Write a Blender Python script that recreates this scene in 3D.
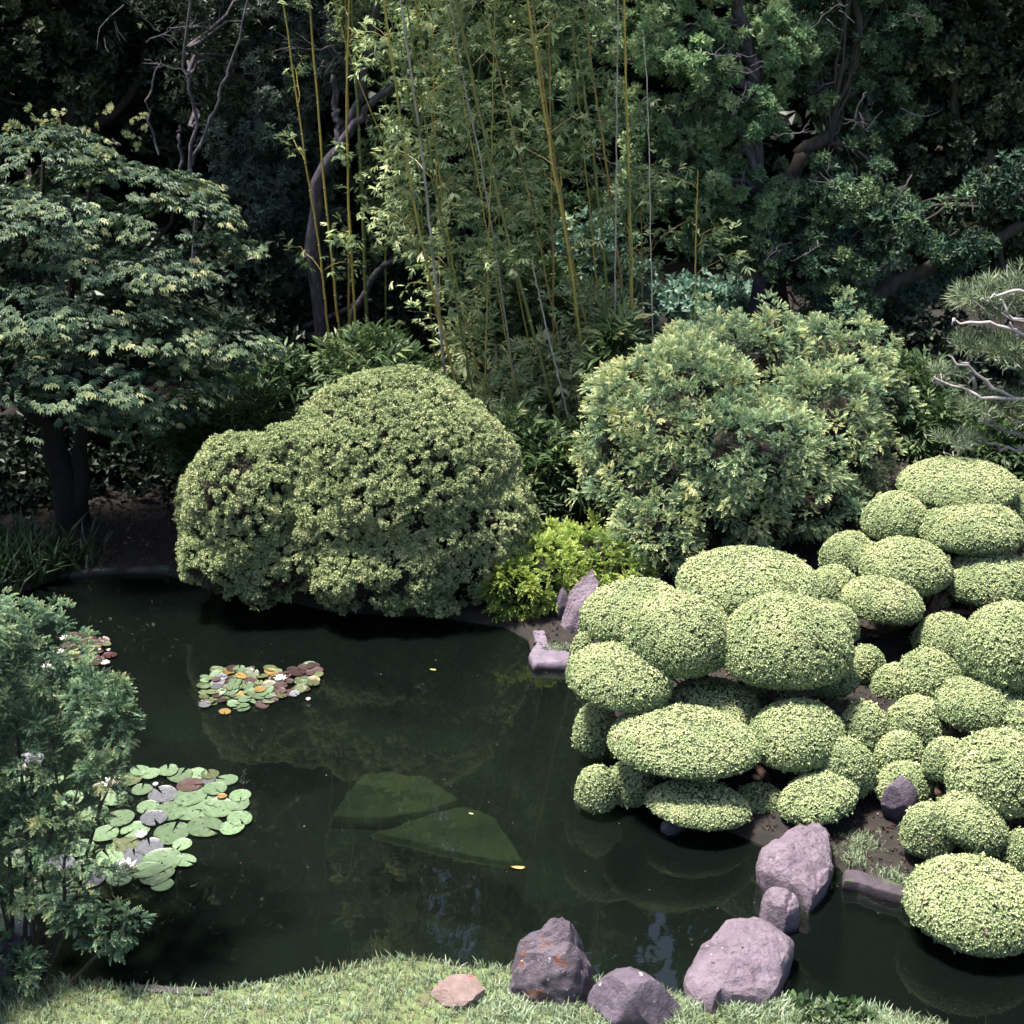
import bpy, math, random
import numpy as np
from mathutils import Vector
S = bpy.context.scene
COL = S.collection
for o in list(bpy.data.objects): bpy.data.objects.remove(o)

# ------------------------------------------------------------------ camera
H = 5.5; PITCH = math.radians(22.5); F = 1487.0
cam = bpy.data.cameras.new('camera'); camo = bpy.data.objects.new('camera', cam); COL.objects.link(camo)
camo.location = (0, 0, H); camo.rotation_euler = (math.pi/2 - PITCH, 0, 0)
cam.sensor_width = 55.0; cam.lens = 55.0*F/1024; cam.clip_end = 1500; cam.clip_start = 0.1
cam.dof.use_dof = True; cam.dof.focus_distance = 10.2; cam.dof.aperture_fstop = 4.5
S.camera = camo
# ------------------------------------------------------------------ light
SUN_EL = math.radians(73); SUN_AZ = math.radians(-84)     # azimuth from +Y, negative = left
sd = Vector((math.sin(SUN_AZ)*math.cos(SUN_EL), math.cos(SUN_AZ)*math.cos(SUN_EL), math.sin(SUN_EL)))
sun = bpy.data.lights.new('sun', 'SUN'); sun.energy = 5.0; sun.angle = math.radians(9.0); sun.color = (1.0, 0.95, 0.83)
suno = bpy.data.objects.new('sun', sun); COL.objects.link(suno)
suno.rotation_euler = sd.to_track_quat('Z', 'Y').to_euler(); suno.location = (-10, 4, 20)
W = bpy.data.worlds.new('World'); S.world = W; W.use_nodes = True
wn = W.node_tree.nodes; wl = W.node_tree.links
sky = wn.new('ShaderNodeTexSky'); sky.sky_type = 'NISHITA'; sky.sun_disc = False
sky.sun_elevation = SUN_EL; sky.sun_rotation = SUN_AZ; sky.air_density = 1.0; sky.dust_density = 2.5; sky.ozone_density = 1.5
wl.new(sky.outputs[0], wn['Background'].inputs[0]); wn['Background'].inputs[1].default_value = 0.075
S.view_settings.view_transform = 'Standard'; S.view_settings.look = 'None'
S.view_settings.exposure = 1.78; S.view_settings.gamma = 1
S.cycles.max_bounces = 6; S.cycles.diffuse_bounces = 3; S.cycles.glossy_bounces = 3
S.cycles.transmission_bounces = 3; S.cycles.transparent_max_bounces = 8
S.cycles.caustics_reflective = False; S.cycles.caustics_refractive = False
S.cycles.use_denoising = True

# ------------------------------------------------------------------ helpers
R = np.random.default_rng(7)
CP, SP = math.cos(PITCH), math.sin(PITCH)
FW = np.array([0, CP, -SP]); UP = np.array([0, SP, CP]); RT = np.array([1.0, 0, 0]); CAM = np.array([0, 0, H])
def ray(px, py): return FW + RT*(px-512)/F + UP*(512-py)/F
def G(px, py, z=0.0):
    d = ray(px, py); return CAM + d*((z-H)/d[2])
def P(px, py, Y):
    d = ray(px, py); return CAM + d*(Y/d[1])
def nrm(a): return a/np.maximum(np.linalg.norm(a, axis=-1, keepdims=True), 1e-9)
def rnd_dir(n): return nrm(R.normal(size=(n, 3)))
def nz(p, freq, seed, octv=3):
    r = np.random.default_rng(seed); out = np.zeros(len(p)); a = 1.0; tot = 0
    for o in range(octv):
        for k in range(4):
            w = nrm(r.normal(size=3))*freq*(2**o)*r.uniform(.7, 1.3)
            out += a*np.sin(p@w*2*math.pi + r.uniform(0, 6.28)); tot += a*.7
        a *= .5
    return out/tot

def link(name, me, parent=None):
    o = bpy.data.objects.new(name, me); COL.objects.link(o)
    if parent is not None:
        o.parent = parent
    return o
def tag(o, label=None, cat=None, group=None, kind=None):
    if label: o['label'] = label
    if cat: o['category'] = cat
    if group: o['group'] = group
    if kind: o['kind'] = kind
    return o
def thing(name, label, cat, loc=(0, 0, 0), group=None):
    o = bpy.data.objects.new(name, None); COL.objects.link(o); o.location = tuple(float(c) for c in loc); o.empty_display_size = .1
    tag(o, label, cat, group); return o
def mesh(name, V, Q, mats, parent=None, v=None, mi=None, smooth=False):
    """V (n,3), Q (m,4 or 3) numpy; v per-face float attribute; vertices are world coords, shifted to the parent's origin"""
    V = np.asarray(V, dtype=np.float64); Q = np.asarray(Q, dtype=np.int32); k = Q.shape[1]
    off = np.zeros(3)
    if parent is not None: off = world_loc(parent)
    else:
        off = np.array([V[:, 0].mean(), V[:, 1].mean(), V[:, 2].min()])
    me = bpy.data.meshes.new(name)
    me.vertices.add(len(V)); me.vertices.foreach_set('co', (V-off).astype(np.float32).ravel())
    me.loops.add(Q.size); me.loops.foreach_set('vertex_index', Q.ravel())
    me.polygons.add(len(Q)); me.polygons.foreach_set('loop_start', np.arange(0, Q.size, k, dtype=np.int32))
    try: me.polygons.foreach_set('loop_total', np.full(len(Q), k, dtype=np.int32))
    except Exception: pass
    for m in (mats if isinstance(mats, (list, tuple)) else [mats]): me.materials.append(m)
    if mi is not None: me.polygons.foreach_set('material_index', np.asarray(mi, dtype=np.int32))
    me.polygons.foreach_set('use_smooth', np.full(len(Q), smooth, dtype=bool))
    if v is not None:
        a = me.attributes.new('v', 'FLOAT', 'FACE'); a.data.foreach_set('value', np.asarray(v, dtype=np.float32))
    me.update(calc_edges=True)
    o = link(name, me, parent)
    if parent is None: o.location = off
    return o
def world_loc(o):
    p = np.array(o.location)
    while o.parent is not None:
        o = o.parent; p = p + np.array(o.location)
    return p

class MB:
    def __init__(s): s.V = []; s.Q = []; s.v = []; s.m = []; s.n = 0
    def add(s, V, Q, v=0.5, m=0):
        s.V.append(V); s.Q.append(np.asarray(Q)+s.n); s.n += len(V)
        s.v.append(np.broadcast_to(v, (len(Q),)).astype(float)); s.m.append(np.full(len(Q), m)); return s
    def build(s, name, mats, parent=None, smooth=False):
        return mesh(name, np.concatenate(s.V), np.concatenate(s.Q), mats, parent, np.concatenate(s.v), np.concatenate(s.m), smooth)

# ---- leaf templates: x side, y forward, z up ; quads
def tmpl(leaves):
    """leaves: list of (base, dir, up, length, width, fold, droop, dv)"""
    V = []; Q = []; D = []
    for (b, d, u, L, w, fold, droop, dv) in leaves:
        b = np.array(b, float); d = nrm(np.array(d, float)); u = np.array(u, float); x = nrm(np.cross(d, u)); u = np.cross(x, d)
        n = len(V)
        V += [b, b+d*L*.5+x*w/2+u*fold*w, b+d*L-u*droop*L, b+d*L*.5-x*w/2+u*fold*w]
        Q.append((n, n+1, n+2, n+3)); D.append(dv)
    return np.array(V), np.array(Q), np.array(D)
def T_tuft(n, L, w, spread, seed, dv=.12):
    r = random.Random(seed); out = []
    for i in range(n):
        a = i*2.4+r.uniform(-.5, .5); s = spread*math.sqrt((i+.5)/n)*r.uniform(.8, 1.2)
        d = (math.cos(a)*math.sin(s), math.cos(s), math.sin(a)*math.sin(s))
        out.append(((0, r.uniform(-.1, .1), 0), d, (r.uniform(-.4, .4), 1, r.uniform(-.4, .4)), L*r.uniform(.7, 1.1), w, .15, .1, r.uniform(-dv, dv)))
    return tmpl(out)
def T_spray(n, seed, curve=.3):
    r = random.Random(seed); out = []
    for i in range(n):
        t = (i+.3)/n; y = t*.9; z = -curve*t*t
        for s in (-1, 1):
            L = .42*(1-.6*t)*r.uniform(.75, 1.2)
            out.append(((0, y, z), (s*.8, .75, r.uniform(-.15, .35)), (0, 0, 1), L, .15, .2, .1, -.12+.3*t+r.uniform(-.06, .06)))
    out.append(((0, .8, -curve*.7), (0, 1, -.2), (0, 0, 1), .3, .13, .1, .1, .2))
    return tmpl(out)
def T_maple(seed):
    r = random.Random(seed); out = []
    for k in range(4):
        bx = r.uniform(-.7, .7); by = r.uniform(0, 1.2); bz = r.uniform(-.12, .12); h = r.uniform(-.8, .8); dv = r.uniform(-.15, .15)
        for a, L in ((0, 1), (-.62, .85), (.62, .85), (-1.3, .6), (1.3, .6)):
            out.append(((bx, by, bz), (math.sin(a+h), math.cos(a+h), -.25), (0, 0, 1), L*.85, .26, .1, .18, dv))
    return tmpl(out)
def T_bamboo(seed, n=6):
    r = random.Random(seed); V = []; Q = []; D = []
    for i in range(n):
        a = r.uniform(-1.3, 1.3); b = np.array([0, i*.13, 0.]); d = np.array([math.sin(a), math.cos(a), r.uniform(-.2, .35)]); d = nrm(d)
        x = nrm(np.cross(d, [r.uniform(-.3, .3), r.uniform(-.2, .2), 1.])); L = r.uniform(.65, 1.1); w = .095; dr = r.uniform(.15, .5)
        p1 = b+d*L*.35-np.array([0, 0, dr*.12]); p2 = b+d*L*.72-np.array([0, 0, dr*.42]); p3 = b+d*L-np.array([0, 0, dr*.85]); k = len(V)
        V += [b, p1+x*w, p1-x*w, p2+x*w*.8, p2-x*w*.8, p3]
        Q += [(k, k+1, k+3, k+3), (k, k+2, k+1, k+3)]
        Q = Q[:-2]; Q += [(k, k+1, k+3, k+2), (k+2, k+3, k+5, k+4)]; dv = r.uniform(-.15, .15); D += [dv, dv]
    return np.array(V), np.array(Q), np.array(D)
def T_grass(seed, n=5):
    r = random.Random(seed); V = []; Q = []; D = []
    for i in range(n):
        a = r.uniform(0, 6.28); le = r.uniform(.1, .8); hx = np.array([math.cos(a), 0, math.sin(a)]); b = np.array([r.uniform(-.35, .35), 0, r.uniform(-.35, .35)])
        L = r.uniform(.5, 1.1); x = np.array([-math.sin(a), 0, math.cos(a)])*.045
        m = b+np.array([0, L*.6, 0])+hx*le*L*.3; t = b+np.array([0, L*.95, 0])+hx*le*L*.9; k = len(V)
        V += [b-x, b+x, m+x*.8, m-x*.8, t+x*.1, t-x*.1]; Q += [(k, k+1, k+2, k+3), (k+3, k+2, k+4, k+5)]; dv = r.uniform(-.2, .2); D += [dv, dv]
    return np.array(V), np.array(Q), np.array(D)
TUFT3 = [T_tuft(4, 1, .6, 1.5, s) for s in range(5)]
SHOOT = [T_tuft(6, 1, .42, 1.35, 10+s, .14) for s in range(5)]
ROSETTE = [T_tuft(9, 1, .30, 1.4, 20+s, .1) for s in range(5)]
BROAD = [T_tuft(5, 1, .55, 1.4, 40+s, .1) for s in range(5)]
NEEDLE = [T_tuft(14, 1, .05, .95, 60+s, .1) for s in range(4)]
SPRAY = [T_spray(5, 80+s) for s in range(5)]
MAPLE = [T_maple(100+s) for s in range(6)]
BAMB = [T_bamboo(120+s) for s in range(6)]
GRASS = [T_grass(140+s) for s in range(6)]

def scatter(mb, tm, pos, D, U, sc, v, m=0):
    n = len(pos)
    if n == 0: return
    which = R.integers(0, len(tm), n); sc = np.broadcast_to(sc, (n,)); v = np.broadcast_to(v, (n,))
    Y = nrm(D); X = np.cross(Y, U); bad = np.linalg.norm(X, axis=1) < 1e-4; X[bad] = np.cross(Y[bad], np.array([.3, .5, .8])); X = nrm(X); Z = np.cross(X, Y)
    for k, (tv, tq, td) in enumerate(tm):
        i = which == k; c = int(i.sum())
        if not c: continue
        w = (tv[None, :, 0:1]*X[i][:, None]+tv[None, :, 1:2]*Y[i][:, None]+tv[None, :, 2:3]*Z[i][:, None])*sc[i][:, None, None]+pos[i][:, None]
        q = tq[None]+(np.arange(c)*len(tv))[:, None, None]
        mb.add(w.reshape(-1, 3), q.reshape(-1, 4), np.clip(v[i][:, None]+td[None], 0, 1).ravel(), m)

def sphere_grid(nu=16, nv=10):
    th = np.linspace(0, 2*math.pi, nu, endpoint=False); ph = np.linspace(.02, math.pi-.02, nv)
    V = np.array([[math.sin(p)*math.cos(t), math.sin(p)*math.sin(t), math.cos(p)] for p in ph for t in th])
    Q = [(i*nu+j, (i+1)*nu+j, (i+1)*nu+(j+1) % nu, i*nu+(j+1) % nu) for i in range(nv-1) for j in range(nu)]
    return V, np.array(Q)
SV, SQ = sphere_grid(20, 12)

class Lobe:
    """ellipsoid given by its outline in the photograph (centre, half width, half height) and its distance Y"""
    def __init__(s, px, py, a, b, Y, roll=0, seed=0, flat=.9):
        s.c = P(px, py, Y); dep = float((s.c-CAM)@FW); s.rx = a*dep/F; bw = b*dep/F
        e = math.atan2(H-s.c[2], Y); se, ce = math.sin(e), math.cos(e)
        s.ry = min(flat*s.rx, .8*bw/max(se, .05)); s.ry = max(s.ry, .35*s.rx)
        s.rz = math.sqrt(max(bw*bw-(s.ry*se)**2, (.3*bw)**2))/ce
        r = math.radians(roll); s.M = np.array([[math.cos(r), 0, -math.sin(r)], [0, 1, 0], [math.sin(r), 0, math.cos(r)]]); s.seed = seed
        s.rad = np.array([s.rx, s.ry, s.rz]); s.area = (s.rx*s.ry+s.rx*s.rz+s.ry*s.rz)/3*12.57
    def surf(s, u, k=1.0, bump=.05, freq=.8):
        d = 1+bump*nz(u, freq, s.seed+11, 2)
        loc = u*s.rad*(d*k)[:, None] if np.ndim(k) else u*s.rad*(d*k)[:, None]
        n = nrm(u/s.rad)
        return s.c+loc@s.M.T, n@s.M.T
    def inside(s, p, k):
        q = ((p-s.c)@s.M)/s.rad; return (q**2).sum(1) < k*k

def tube(mb, pts, rad, n=7, seed=0, rough=.12, m=0, v=.5):
    pts = np.array(pts, float); rad = np.broadcast_to(rad, (len(pts),)).astype(float)
    T = nrm(np.gradient(pts, axis=0)); ref = np.array([0.13, .95, .2]); X = nrm(np.cross(T, ref)); Yv = np.cross(T, X)
    a = np.linspace(0, 2*math.pi, n, endpoint=False); r = np.random.default_rng(seed)
    V = (pts[:, None]+(np.cos(a)[None, :, None]*X[:, None]+np.sin(a)[None, :, None]*Yv[:, None])*(rad[:, None, None]*(1+rough*r.normal(size=(len(pts), n, 1)))))
    Q = [(i*n+j, i*n+(j+1) % n, (i+1)*n+(j+1) % n, (i+1)*n+j) for i in range(len(pts)-1) for j in range(n)]
    mb.add(V.reshape(-1, 3), Q, v, m)
def curve(pts, n=10, wob=0, seed=0):
    pts = np.array(pts, float); r = np.random.default_rng(seed); t = np.linspace(0, len(pts)-1, n); out = []
    for x in t:
        i = min(int(x), len(pts)-2); f = x-i; p0 = pts[max(i-1, 0)]; p1 = pts[i]; p2 = pts[i+1]; p3 = pts[min(i+2, len(pts)-1)]
        out.append(.5*((2*p1)+(-p0+p2)*f+(2*p0-5*p1+4*p2-p3)*f*f+(-p0+3*p1-3*p2+p3)*f**3))
    out = np.array(out); out[1:-1] += r.normal(size=(n-2, 3))*wob
    return out
def branches(mb, base, targets, r0, seed=0, lift=.25, wob=.02, n=7):
    base = np.array(base, float)
    for k, t in enumerate(targets):
        t = np.array(t, float); mid = base*.45+t*.55+np.array([0, 0, -lift*np.linalg.norm(t-base)*.4]); mid[2] = max(mid[2], base[2]+.05)
        c = curve([base, mid, t], n, wob, seed*97+k); tube(mb, c, np.linspace(r0, r0*.25, n), 6, seed+k, .08)

# ------------------------------------------------------------------ materials
def mat(name):
    m = bpy.data.materials.new(name); m.use_nodes = True; nt = m.node_tree; return m, nt.nodes, nt.links, nt.nodes['Principled BSDF'], nt.nodes['Material Output']
def ramp(nodes, stops):
    r = nodes.new('ShaderNodeValToRGB'); e = r.color_ramp.elements
    e[0].position, e[0].color = stops[0][0], (*stops[0][1], 1); e[1].position, e[1].color = stops[-1][0], (*stops[-1][1], 1)
    for p, c in stops[1:-1]: x = e.new(p); x.color = (*c, 1)
    return r
def leaf_mat(name, stops, trans=.25, rough=.5, spec=.35):
    m, N, L, b, out = mat(name)
    a = N.new('ShaderNodeAttribute'); a.attribute_name = 'v'; r = ramp(N, stops); L.new(a.outputs['Fac'], r.inputs[0])
    L.new(r.outputs[0], b.inputs['Base Color']); b.inputs['Roughness'].default_value = rough; b.inputs['Specular IOR Level'].default_value = spec
    if trans > 0:
        t = N.new('ShaderNodeBsdfTranslucent'); L.new(r.outputs[0], t.inputs[0]); x = N.new('ShaderNodeMixShader'); x.inputs[0].default_value = trans
        L.new(b.outputs[0], x.inputs[1]); L.new(t.outputs[0], x.inputs[2]); L.new(x.outputs[0], out.inputs[0])
    return m
def noise_mat(name, stops, scale=4, detail=8, rough=.85, bump=.3, bscale=None, stretch=(1, 1, 1), spec=.3, extra=None, dist=.02):
    m, N, L, b, out = mat(name)
    tc = N.new('ShaderNodeTexCoord'); mp = N.new('ShaderNodeMapping'); mp.inputs['Scale'].default_value = stretch; L.new(tc.outputs['Object'], mp.inputs[0])
    n = N.new('ShaderNodeTexNoise'); n.inputs['Scale'].default_value = scale; n.inputs['Detail'].default_value = detail; n.inputs['Roughness'].default_value = .65; L.new(mp.outputs[0], n.inputs['Vector'])
    r = ramp(N, stops); L.new(n.outputs[0], r.inputs[0]); col = r.outputs[0]
    if extra:   # (colour, scale, threshold, width)
        for (c, sc, th, wd) in extra:
            n2 = N.new('ShaderNodeTexNoise'); n2.inputs['Scale'].default_value = sc; n2.inputs['Detail'].default_value = 5; L.new(mp.outputs[0], n2.inputs['Vector'])
            mr = N.new('ShaderNodeMapRange'); mr.inputs[1].default_value = th; mr.inputs[2].default_value = th+wd; L.new(n2.outputs[0], mr.inputs[0])
            mx = N.new('ShaderNodeMix'); mx.data_type = 'RGBA'; L.new(mr.outputs[0], mx.inputs[0]); L.new(col, mx.inputs[6]); mx.inputs[7].default_value = (*c, 1); col = mx.outputs[2]
    L.new(col, b.inputs['Base Color']); b.inputs['Roughness'].default_value = rough; b.inputs['Specular IOR Level'].default_value = spec
    if bump:
        n3 = N.new('ShaderNodeTexNoise'); n3.inputs['Scale'].default_value = bscale or scale*3; n3.inputs['Detail'].default_value = 8; n3.inputs['Roughness'].default_value = .7; L.new(mp.outputs[0], n3.inputs['Vector'])
        bp = N.new('ShaderNodeBump'); bp.inputs['Strength'].default_value = bump; bp.inputs['Distance'].default_value = dist; L.new(n3.outputs[0], bp.inputs['Height']); L.new(bp.outputs[0], b.inputs['Normal'])
    return m
M = {}
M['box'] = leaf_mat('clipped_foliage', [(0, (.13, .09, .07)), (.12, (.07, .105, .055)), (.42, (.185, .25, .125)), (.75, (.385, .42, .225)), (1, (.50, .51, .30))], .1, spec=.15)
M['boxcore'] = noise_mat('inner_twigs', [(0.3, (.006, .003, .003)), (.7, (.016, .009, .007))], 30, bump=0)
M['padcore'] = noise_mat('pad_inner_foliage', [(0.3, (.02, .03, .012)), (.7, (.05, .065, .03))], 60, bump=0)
M['dome'] = leaf_mat('juniper_foliage', [(0, (.05, .04, .03)), (.2, (.08, .115, .055)), (.5, (.215, .275, .13)), (.8, (.35, .39, .20)), (1, (.45, .45, .26))], .2)
M['cedar'] = leaf_mat('cedar_foliage', [(0, (.03, .04, .03)), (.25, (.05, .10, .07)), (.55, (.12, .20, .12)), (.82, (.25, .33, .17)), (1, (.46, .46, .22))], .2)
M['gold'] = leaf_mat('golden_foliage', [(0, (.04, .07, .02)), (.3, (.10, .19, .04)), (.6, (.22, .32, .07)), (1, (.40, .46, .12))], .3)
M['near'] = leaf_mat('near_cypress_foliage', [(0, (.015, .03, .025)), (.3, (.035, .075, .05)), (.6, (.09, .165, .095)), (.85, (.21, .28, .14)), (1, (.32, .31, .16))], .25)
M['maple'] = leaf_mat('maple_leaves', [(0, (.015, .035, .022)), (.4, (.04, .08, .048)), (.66, (.11, .155, .085)), (.86, (.25, .28, .14)), (1, (.37, .35, .20))], .3)
M['bamb'] = leaf_mat('bamboo_leaves', [(0, (.05, .085, .045)), (.4, (.15, .22, .105)), (.75, (.34, .42, .20)), (1, (.56, .58, .33))], .3)
M['sasa'] = leaf_mat('dwarf_bamboo_leaves', [(0, (.015, .03, .012)), (.4, (.04, .08, .03)), (.8, (.10, .15, .06)), (1, (.22, .22, .1))], .25)
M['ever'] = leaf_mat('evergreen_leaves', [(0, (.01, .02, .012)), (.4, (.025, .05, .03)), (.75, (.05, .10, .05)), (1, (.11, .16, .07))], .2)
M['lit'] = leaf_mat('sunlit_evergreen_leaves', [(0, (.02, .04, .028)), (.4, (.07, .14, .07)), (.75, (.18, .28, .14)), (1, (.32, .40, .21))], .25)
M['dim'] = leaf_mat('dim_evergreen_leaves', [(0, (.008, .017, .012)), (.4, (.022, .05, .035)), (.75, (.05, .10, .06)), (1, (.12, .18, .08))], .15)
M['blue'] = leaf_mat('blue_grey_leaves', [(0, (.02, .03, .028)), (.5, (.045, .07, .06)), (1, (.10, .13, .11))], .2)
M['dark'] = leaf_mat('dark_leaves', [(0, (.006, .012, .008)), (.6, (.018, .034, .02)), (1, (.045, .06, .025))], .15)
M['broad'] = leaf_mat('broad_leaves', [(0, (.04, .09, .07)), (.5, (.09, .17, .13)), (1, (.19, .29, .23))], .3)
M['pine'] = leaf_mat('pine_needles', [(0, (.03, .05, .035)), (.5, (.08, .12, .07)), (1, (.17, .20, .11))], .1)
M['grass'] = leaf_mat('grass_blades', [(0, (.19, .12, .085)), (.2, (.16, .17, .09)), (.5, (.20, .27, .16)), (.8, (.30, .38, .26)), (1, (.5, .5, .38))], .3)
M['iris'] = leaf_mat('shaded_grass_blades', [(0, (.01, .02, .01)), (1, (.05, .09, .04))], .2)
M['litter'] = leaf_mat('fallen_leaves', [(0, (.015, .009, .008)), (.5, (.05, .025, .02)), (.85, (.12, .065, .05)), (1, (.26, .18, .13))], 0, .8)
M['bark'] = noise_mat('dark_bark', [(.3, (.025, .02, .018)), (.7, (.075, .06, .055))], 6, stretch=(4, 4, 1), bump=.6)
M['barkd'] = noise_mat('shaded_maple_bark', [(.3, (.008, .006, .006)), (.7, (.03, .023, .022))], 7, stretch=(5, 5, 1), bump=.9, dist=.04)
M['lichen'] = noise_mat('lichened_bark', [(.3, (.025, .02, .026)), (.55, (.07, .06, .075)), (.75, (.17, .155, .18))], 9, stretch=(3, 3, 1), bump=.5)
M['pale'] = noise_mat('pale_twig', [(.3, (.20, .17, .17)), (.7, (.38, .34, .36))], 12, bump=.3)
M['redbark'] = noise_mat('red_brown_bark', [(.3, (.04, .022, .018)), (.7, (.12, .07, .055))], 8, stretch=(4, 4, 1), bump=.5)
def culm_mat(name, a, b_):
    return noise_mat(name, [(.35, a), (.65, b_)], 5, stretch=(1, 1, .6), rough=.4, bump=0, spec=.5)
M['culm'] = culm_mat('yellow_culm', (.24, .20, .04), (.40, .28, .07)); M['culmg'] = culm_mat('green_culm', (.07, .095, .03), (.15, .15, .04))
M['culmo'] = culm_mat('orange_culm', (.28, .15, .05), (.38, .24, .08)); M['culmd'] = culm_mat('dead_culm', (.24, .20, .18), (.42, .38, .36))
M['node'] = noise_mat('culm_node', [(.3, (.10, .07, .03)), (.7, (.4, .36, .25))], 20, bump=0)
ROCKC = [(.3, (.10, .075, .10)), (.45, (.155, .118, .155)), (.6, (.20, .158, .202)), (.75, (.25, .205, .25))]
M['stone'] = noise_mat('mauve_stone', ROCKC, 5, 12, bump=1.0, bscale=18, dist=.05, extra=[((.10, .08, .09), 5, .60, .10), ((.05, .04, .045), 22, .66, .05), ((.34, .30, .34), 34, .68, .05)])
M['stoned'] = noise_mat('dark_stone', [(.25, (.04, .032, .045)), (.5, (.09, .07, .098)), (.8, (.16, .13, .17))], 6, 12, bump=.8, bscale=20, dist=.03, extra=[((.3, .28, .3), 20, .67, .04)])
M['moss'] = noise_mat('rusty_mossed_stone', [(.25, (.035, .028, .04)), (.5, (.095, .075, .1)), (.8, (.18, .15, .19))], 7, 12, bump=1.0, bscale=16, dist=.05, extra=[((.13, .055, .04), 7, .60, .05), ((.20, .15, .08), 9, .68, .05), ((.5, .47, .5), 30, .68, .03)])
M['kerbm'] = noise_mat('mauve_edging_stone', [(.3, (.07, .055, .08)), (.7, (.16, .13, .17))], 8, 10, bump=.5, bscale=30)
M['tan'] = noise_mat('reddish_flat_stone', [(.3, (.10, .065, .06)), (.7, (.19, .14, .14))], 12, 10, bump=.6, bscale=30, extra=[((.25, .05, .05), 8, .66, .05)])
M['kerb'] = noise_mat('edging_stone', [(.3, (.11, .09, .11)), (.7, (.24, .2, .23))], 8, 10, bump=.5, bscale=30, extra=[((.12, .12, .06), 6, .6, .1)])
M['kerbd'] = noise_mat('dark_edging_stone', [(.3, (.02, .016, .02)), (.7, (.07, .055, .07))], 8, 10, bump=.5, bscale=30, extra=[((.05, .08, .03), 6, .5, .15)])
M['slab'] = noise_mat('algae_slab', [(.3, (.05, .065, .045)), (.55, (.11, .14, .09)), (.75, (.16, .19, .125))], 3, 8, bump=.2, extra=[((.12, .13, .06), 5, .6, .15)])
M['pondfloor'] = noise_mat('pond_mud', [(.35, (.03, .04, .02)), (.7, (.09, .12, .06))], 1.2, 8, bump=.2)

# ---------------------------------------------------------- the pond outline
pond_px = [(-260, 1000), (60, 985), (130, 992), (200, 996), (300, 982), (398, 962), (500, 972), (560, 980), (640, 990), (690, 1004), (790, 1006), (870, 1012),
           (940, 1030), (1010, 1062), (1250, 1120), (1400, 960), (1150, 925), (1000, 925), (925, 903), (850, 882), (835, 864), (760, 845), (690, 815), (640, 790), (615, 750),
           (600, 700), (590, 672), (572, 662), (533, 662), (528, 640), (505, 628), (440, 618), (330, 612), (250, 592), (150, 572), (60, 578), (0, 600), (-120, 640), (-330, 740), (-480, 860)]
POLY = np.array([G(x, y, 0.0)[:2] for x, y in pond_px])
def sdist(X, Y):
    p = np.stack([X, Y], -1); d = np.full(X.shape, 1e9); ins = np.zeros(X.shape, bool); n = len(POLY)
    for i in range(n):
        a = POLY[i]; b = POLY[(i+1) % n]; e = b-a; w = p-a; t = np.clip((w@e)/(e@e), 0, 1); q = w-t[..., None]*e; d = np.minimum(d, np.hypot(q[..., 0], q[..., 1]))
        c = ((a[1] > Y) != (b[1] > Y)) & (X < (b[0]-a[0])*(Y-a[1])/(b[1]-a[1]+1e-12)+a[0]); ins ^= c
    return np.where(ins, -d, d)
def ground_z(X, Y):
    X = np.asarray(X, float); Y = np.asarray(Y, float); d = sdist(X, Y)
    land = .065*np.clip(d/.05, 0, 1)+.035*np.clip(d, 0, 3)+.06*np.clip(Y-12.5, 0, 9)+.62*np.clip(Y-23, 0, 16)  # last term: unseen back hillside added to block low sky light
    p = np.stack([X, Y, X*0], -1).reshape(-1, 3); bump = nz(p, .5, 5, 3).reshape(X.shape)
    z = np.where(d > 0, land+.03*bump*np.clip(d/.3, 0, 1), np.maximum(-.75, d*1.6)+.0*X)
    return z
def gz(x, y): return float(ground_z(np.array([x]), np.array([y]))[0])

gx = np.unique(np.concatenate([np.linspace(-400, -14, 14), np.linspace(-14, -6, 40), np.arange(-6, 6.01, .06), np.linspace(6, 14, 40), np.linspace(14, 400, 14)]))
gy = np.unique(np.concatenate([np.linspace(-60, 4, 20), np.arange(4, 14.01, .06), np.linspace(14, 40, 60), np.linspace(40, 700, 16)]))
XX, YY = np.meshgrid(gx, gy); ZZ = ground_z(XX, YY)
V = np.stack([XX, YY, ZZ], -1).reshape(-1, 3); nx = len(gx); ii, jj = np.meshgrid(np.arange(len(gy)-1), np.arange(nx-1), indexing='ij'); a0 = (ii*nx+jj).ravel()
Q = np.stack([a0, a0+1, a0+nx+1, a0+nx], -1)
m, N, L, b, out = mat('garden_soil')
geo = N.new('ShaderNodeNewGeometry'); n1 = N.new('ShaderNodeTexNoise'); n1.inputs['Scale'].default_value = 14; n1.inputs['Detail'].default_value = 8; L.new(geo.outputs[0], n1.inputs['Vector'])
soil = ramp(N, [(.3, (.004, .003, .003)), (.6, (.011, .007, .006)), (.8, (.028, .017, .014))]); L.new(n1.outputs[0], soil.inputs[0])
turf = ramp(N, [(.3, (.07, .06, .035)), (.55, (.08, .11, .04)), (.8, (.14, .16, .08))]); L.new(n1.outputs[0], turf.inputs[0])
sx = N.new('ShaderNodeSeparateXYZ'); L.new(geo.outputs[0], sx.inputs[0])
mr = N.new('ShaderNodeMapRange'); mr.inputs[1].default_value = 6.9; mr.inputs[2].default_value = 7.2; mr.inputs[3].default_value = 1; mr.inputs[4].default_value = 0; L.new(sx.outputs[1], mr.inputs[0])
mx = N.new('ShaderNodeMix'); mx.data_type = 'RGBA'; L.new(mr.outputs[0], mx.inputs[0]); L.new(soil.outputs[0], mx.inputs[6]); L.new(turf.outputs[0], mx.inputs[7])
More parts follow.
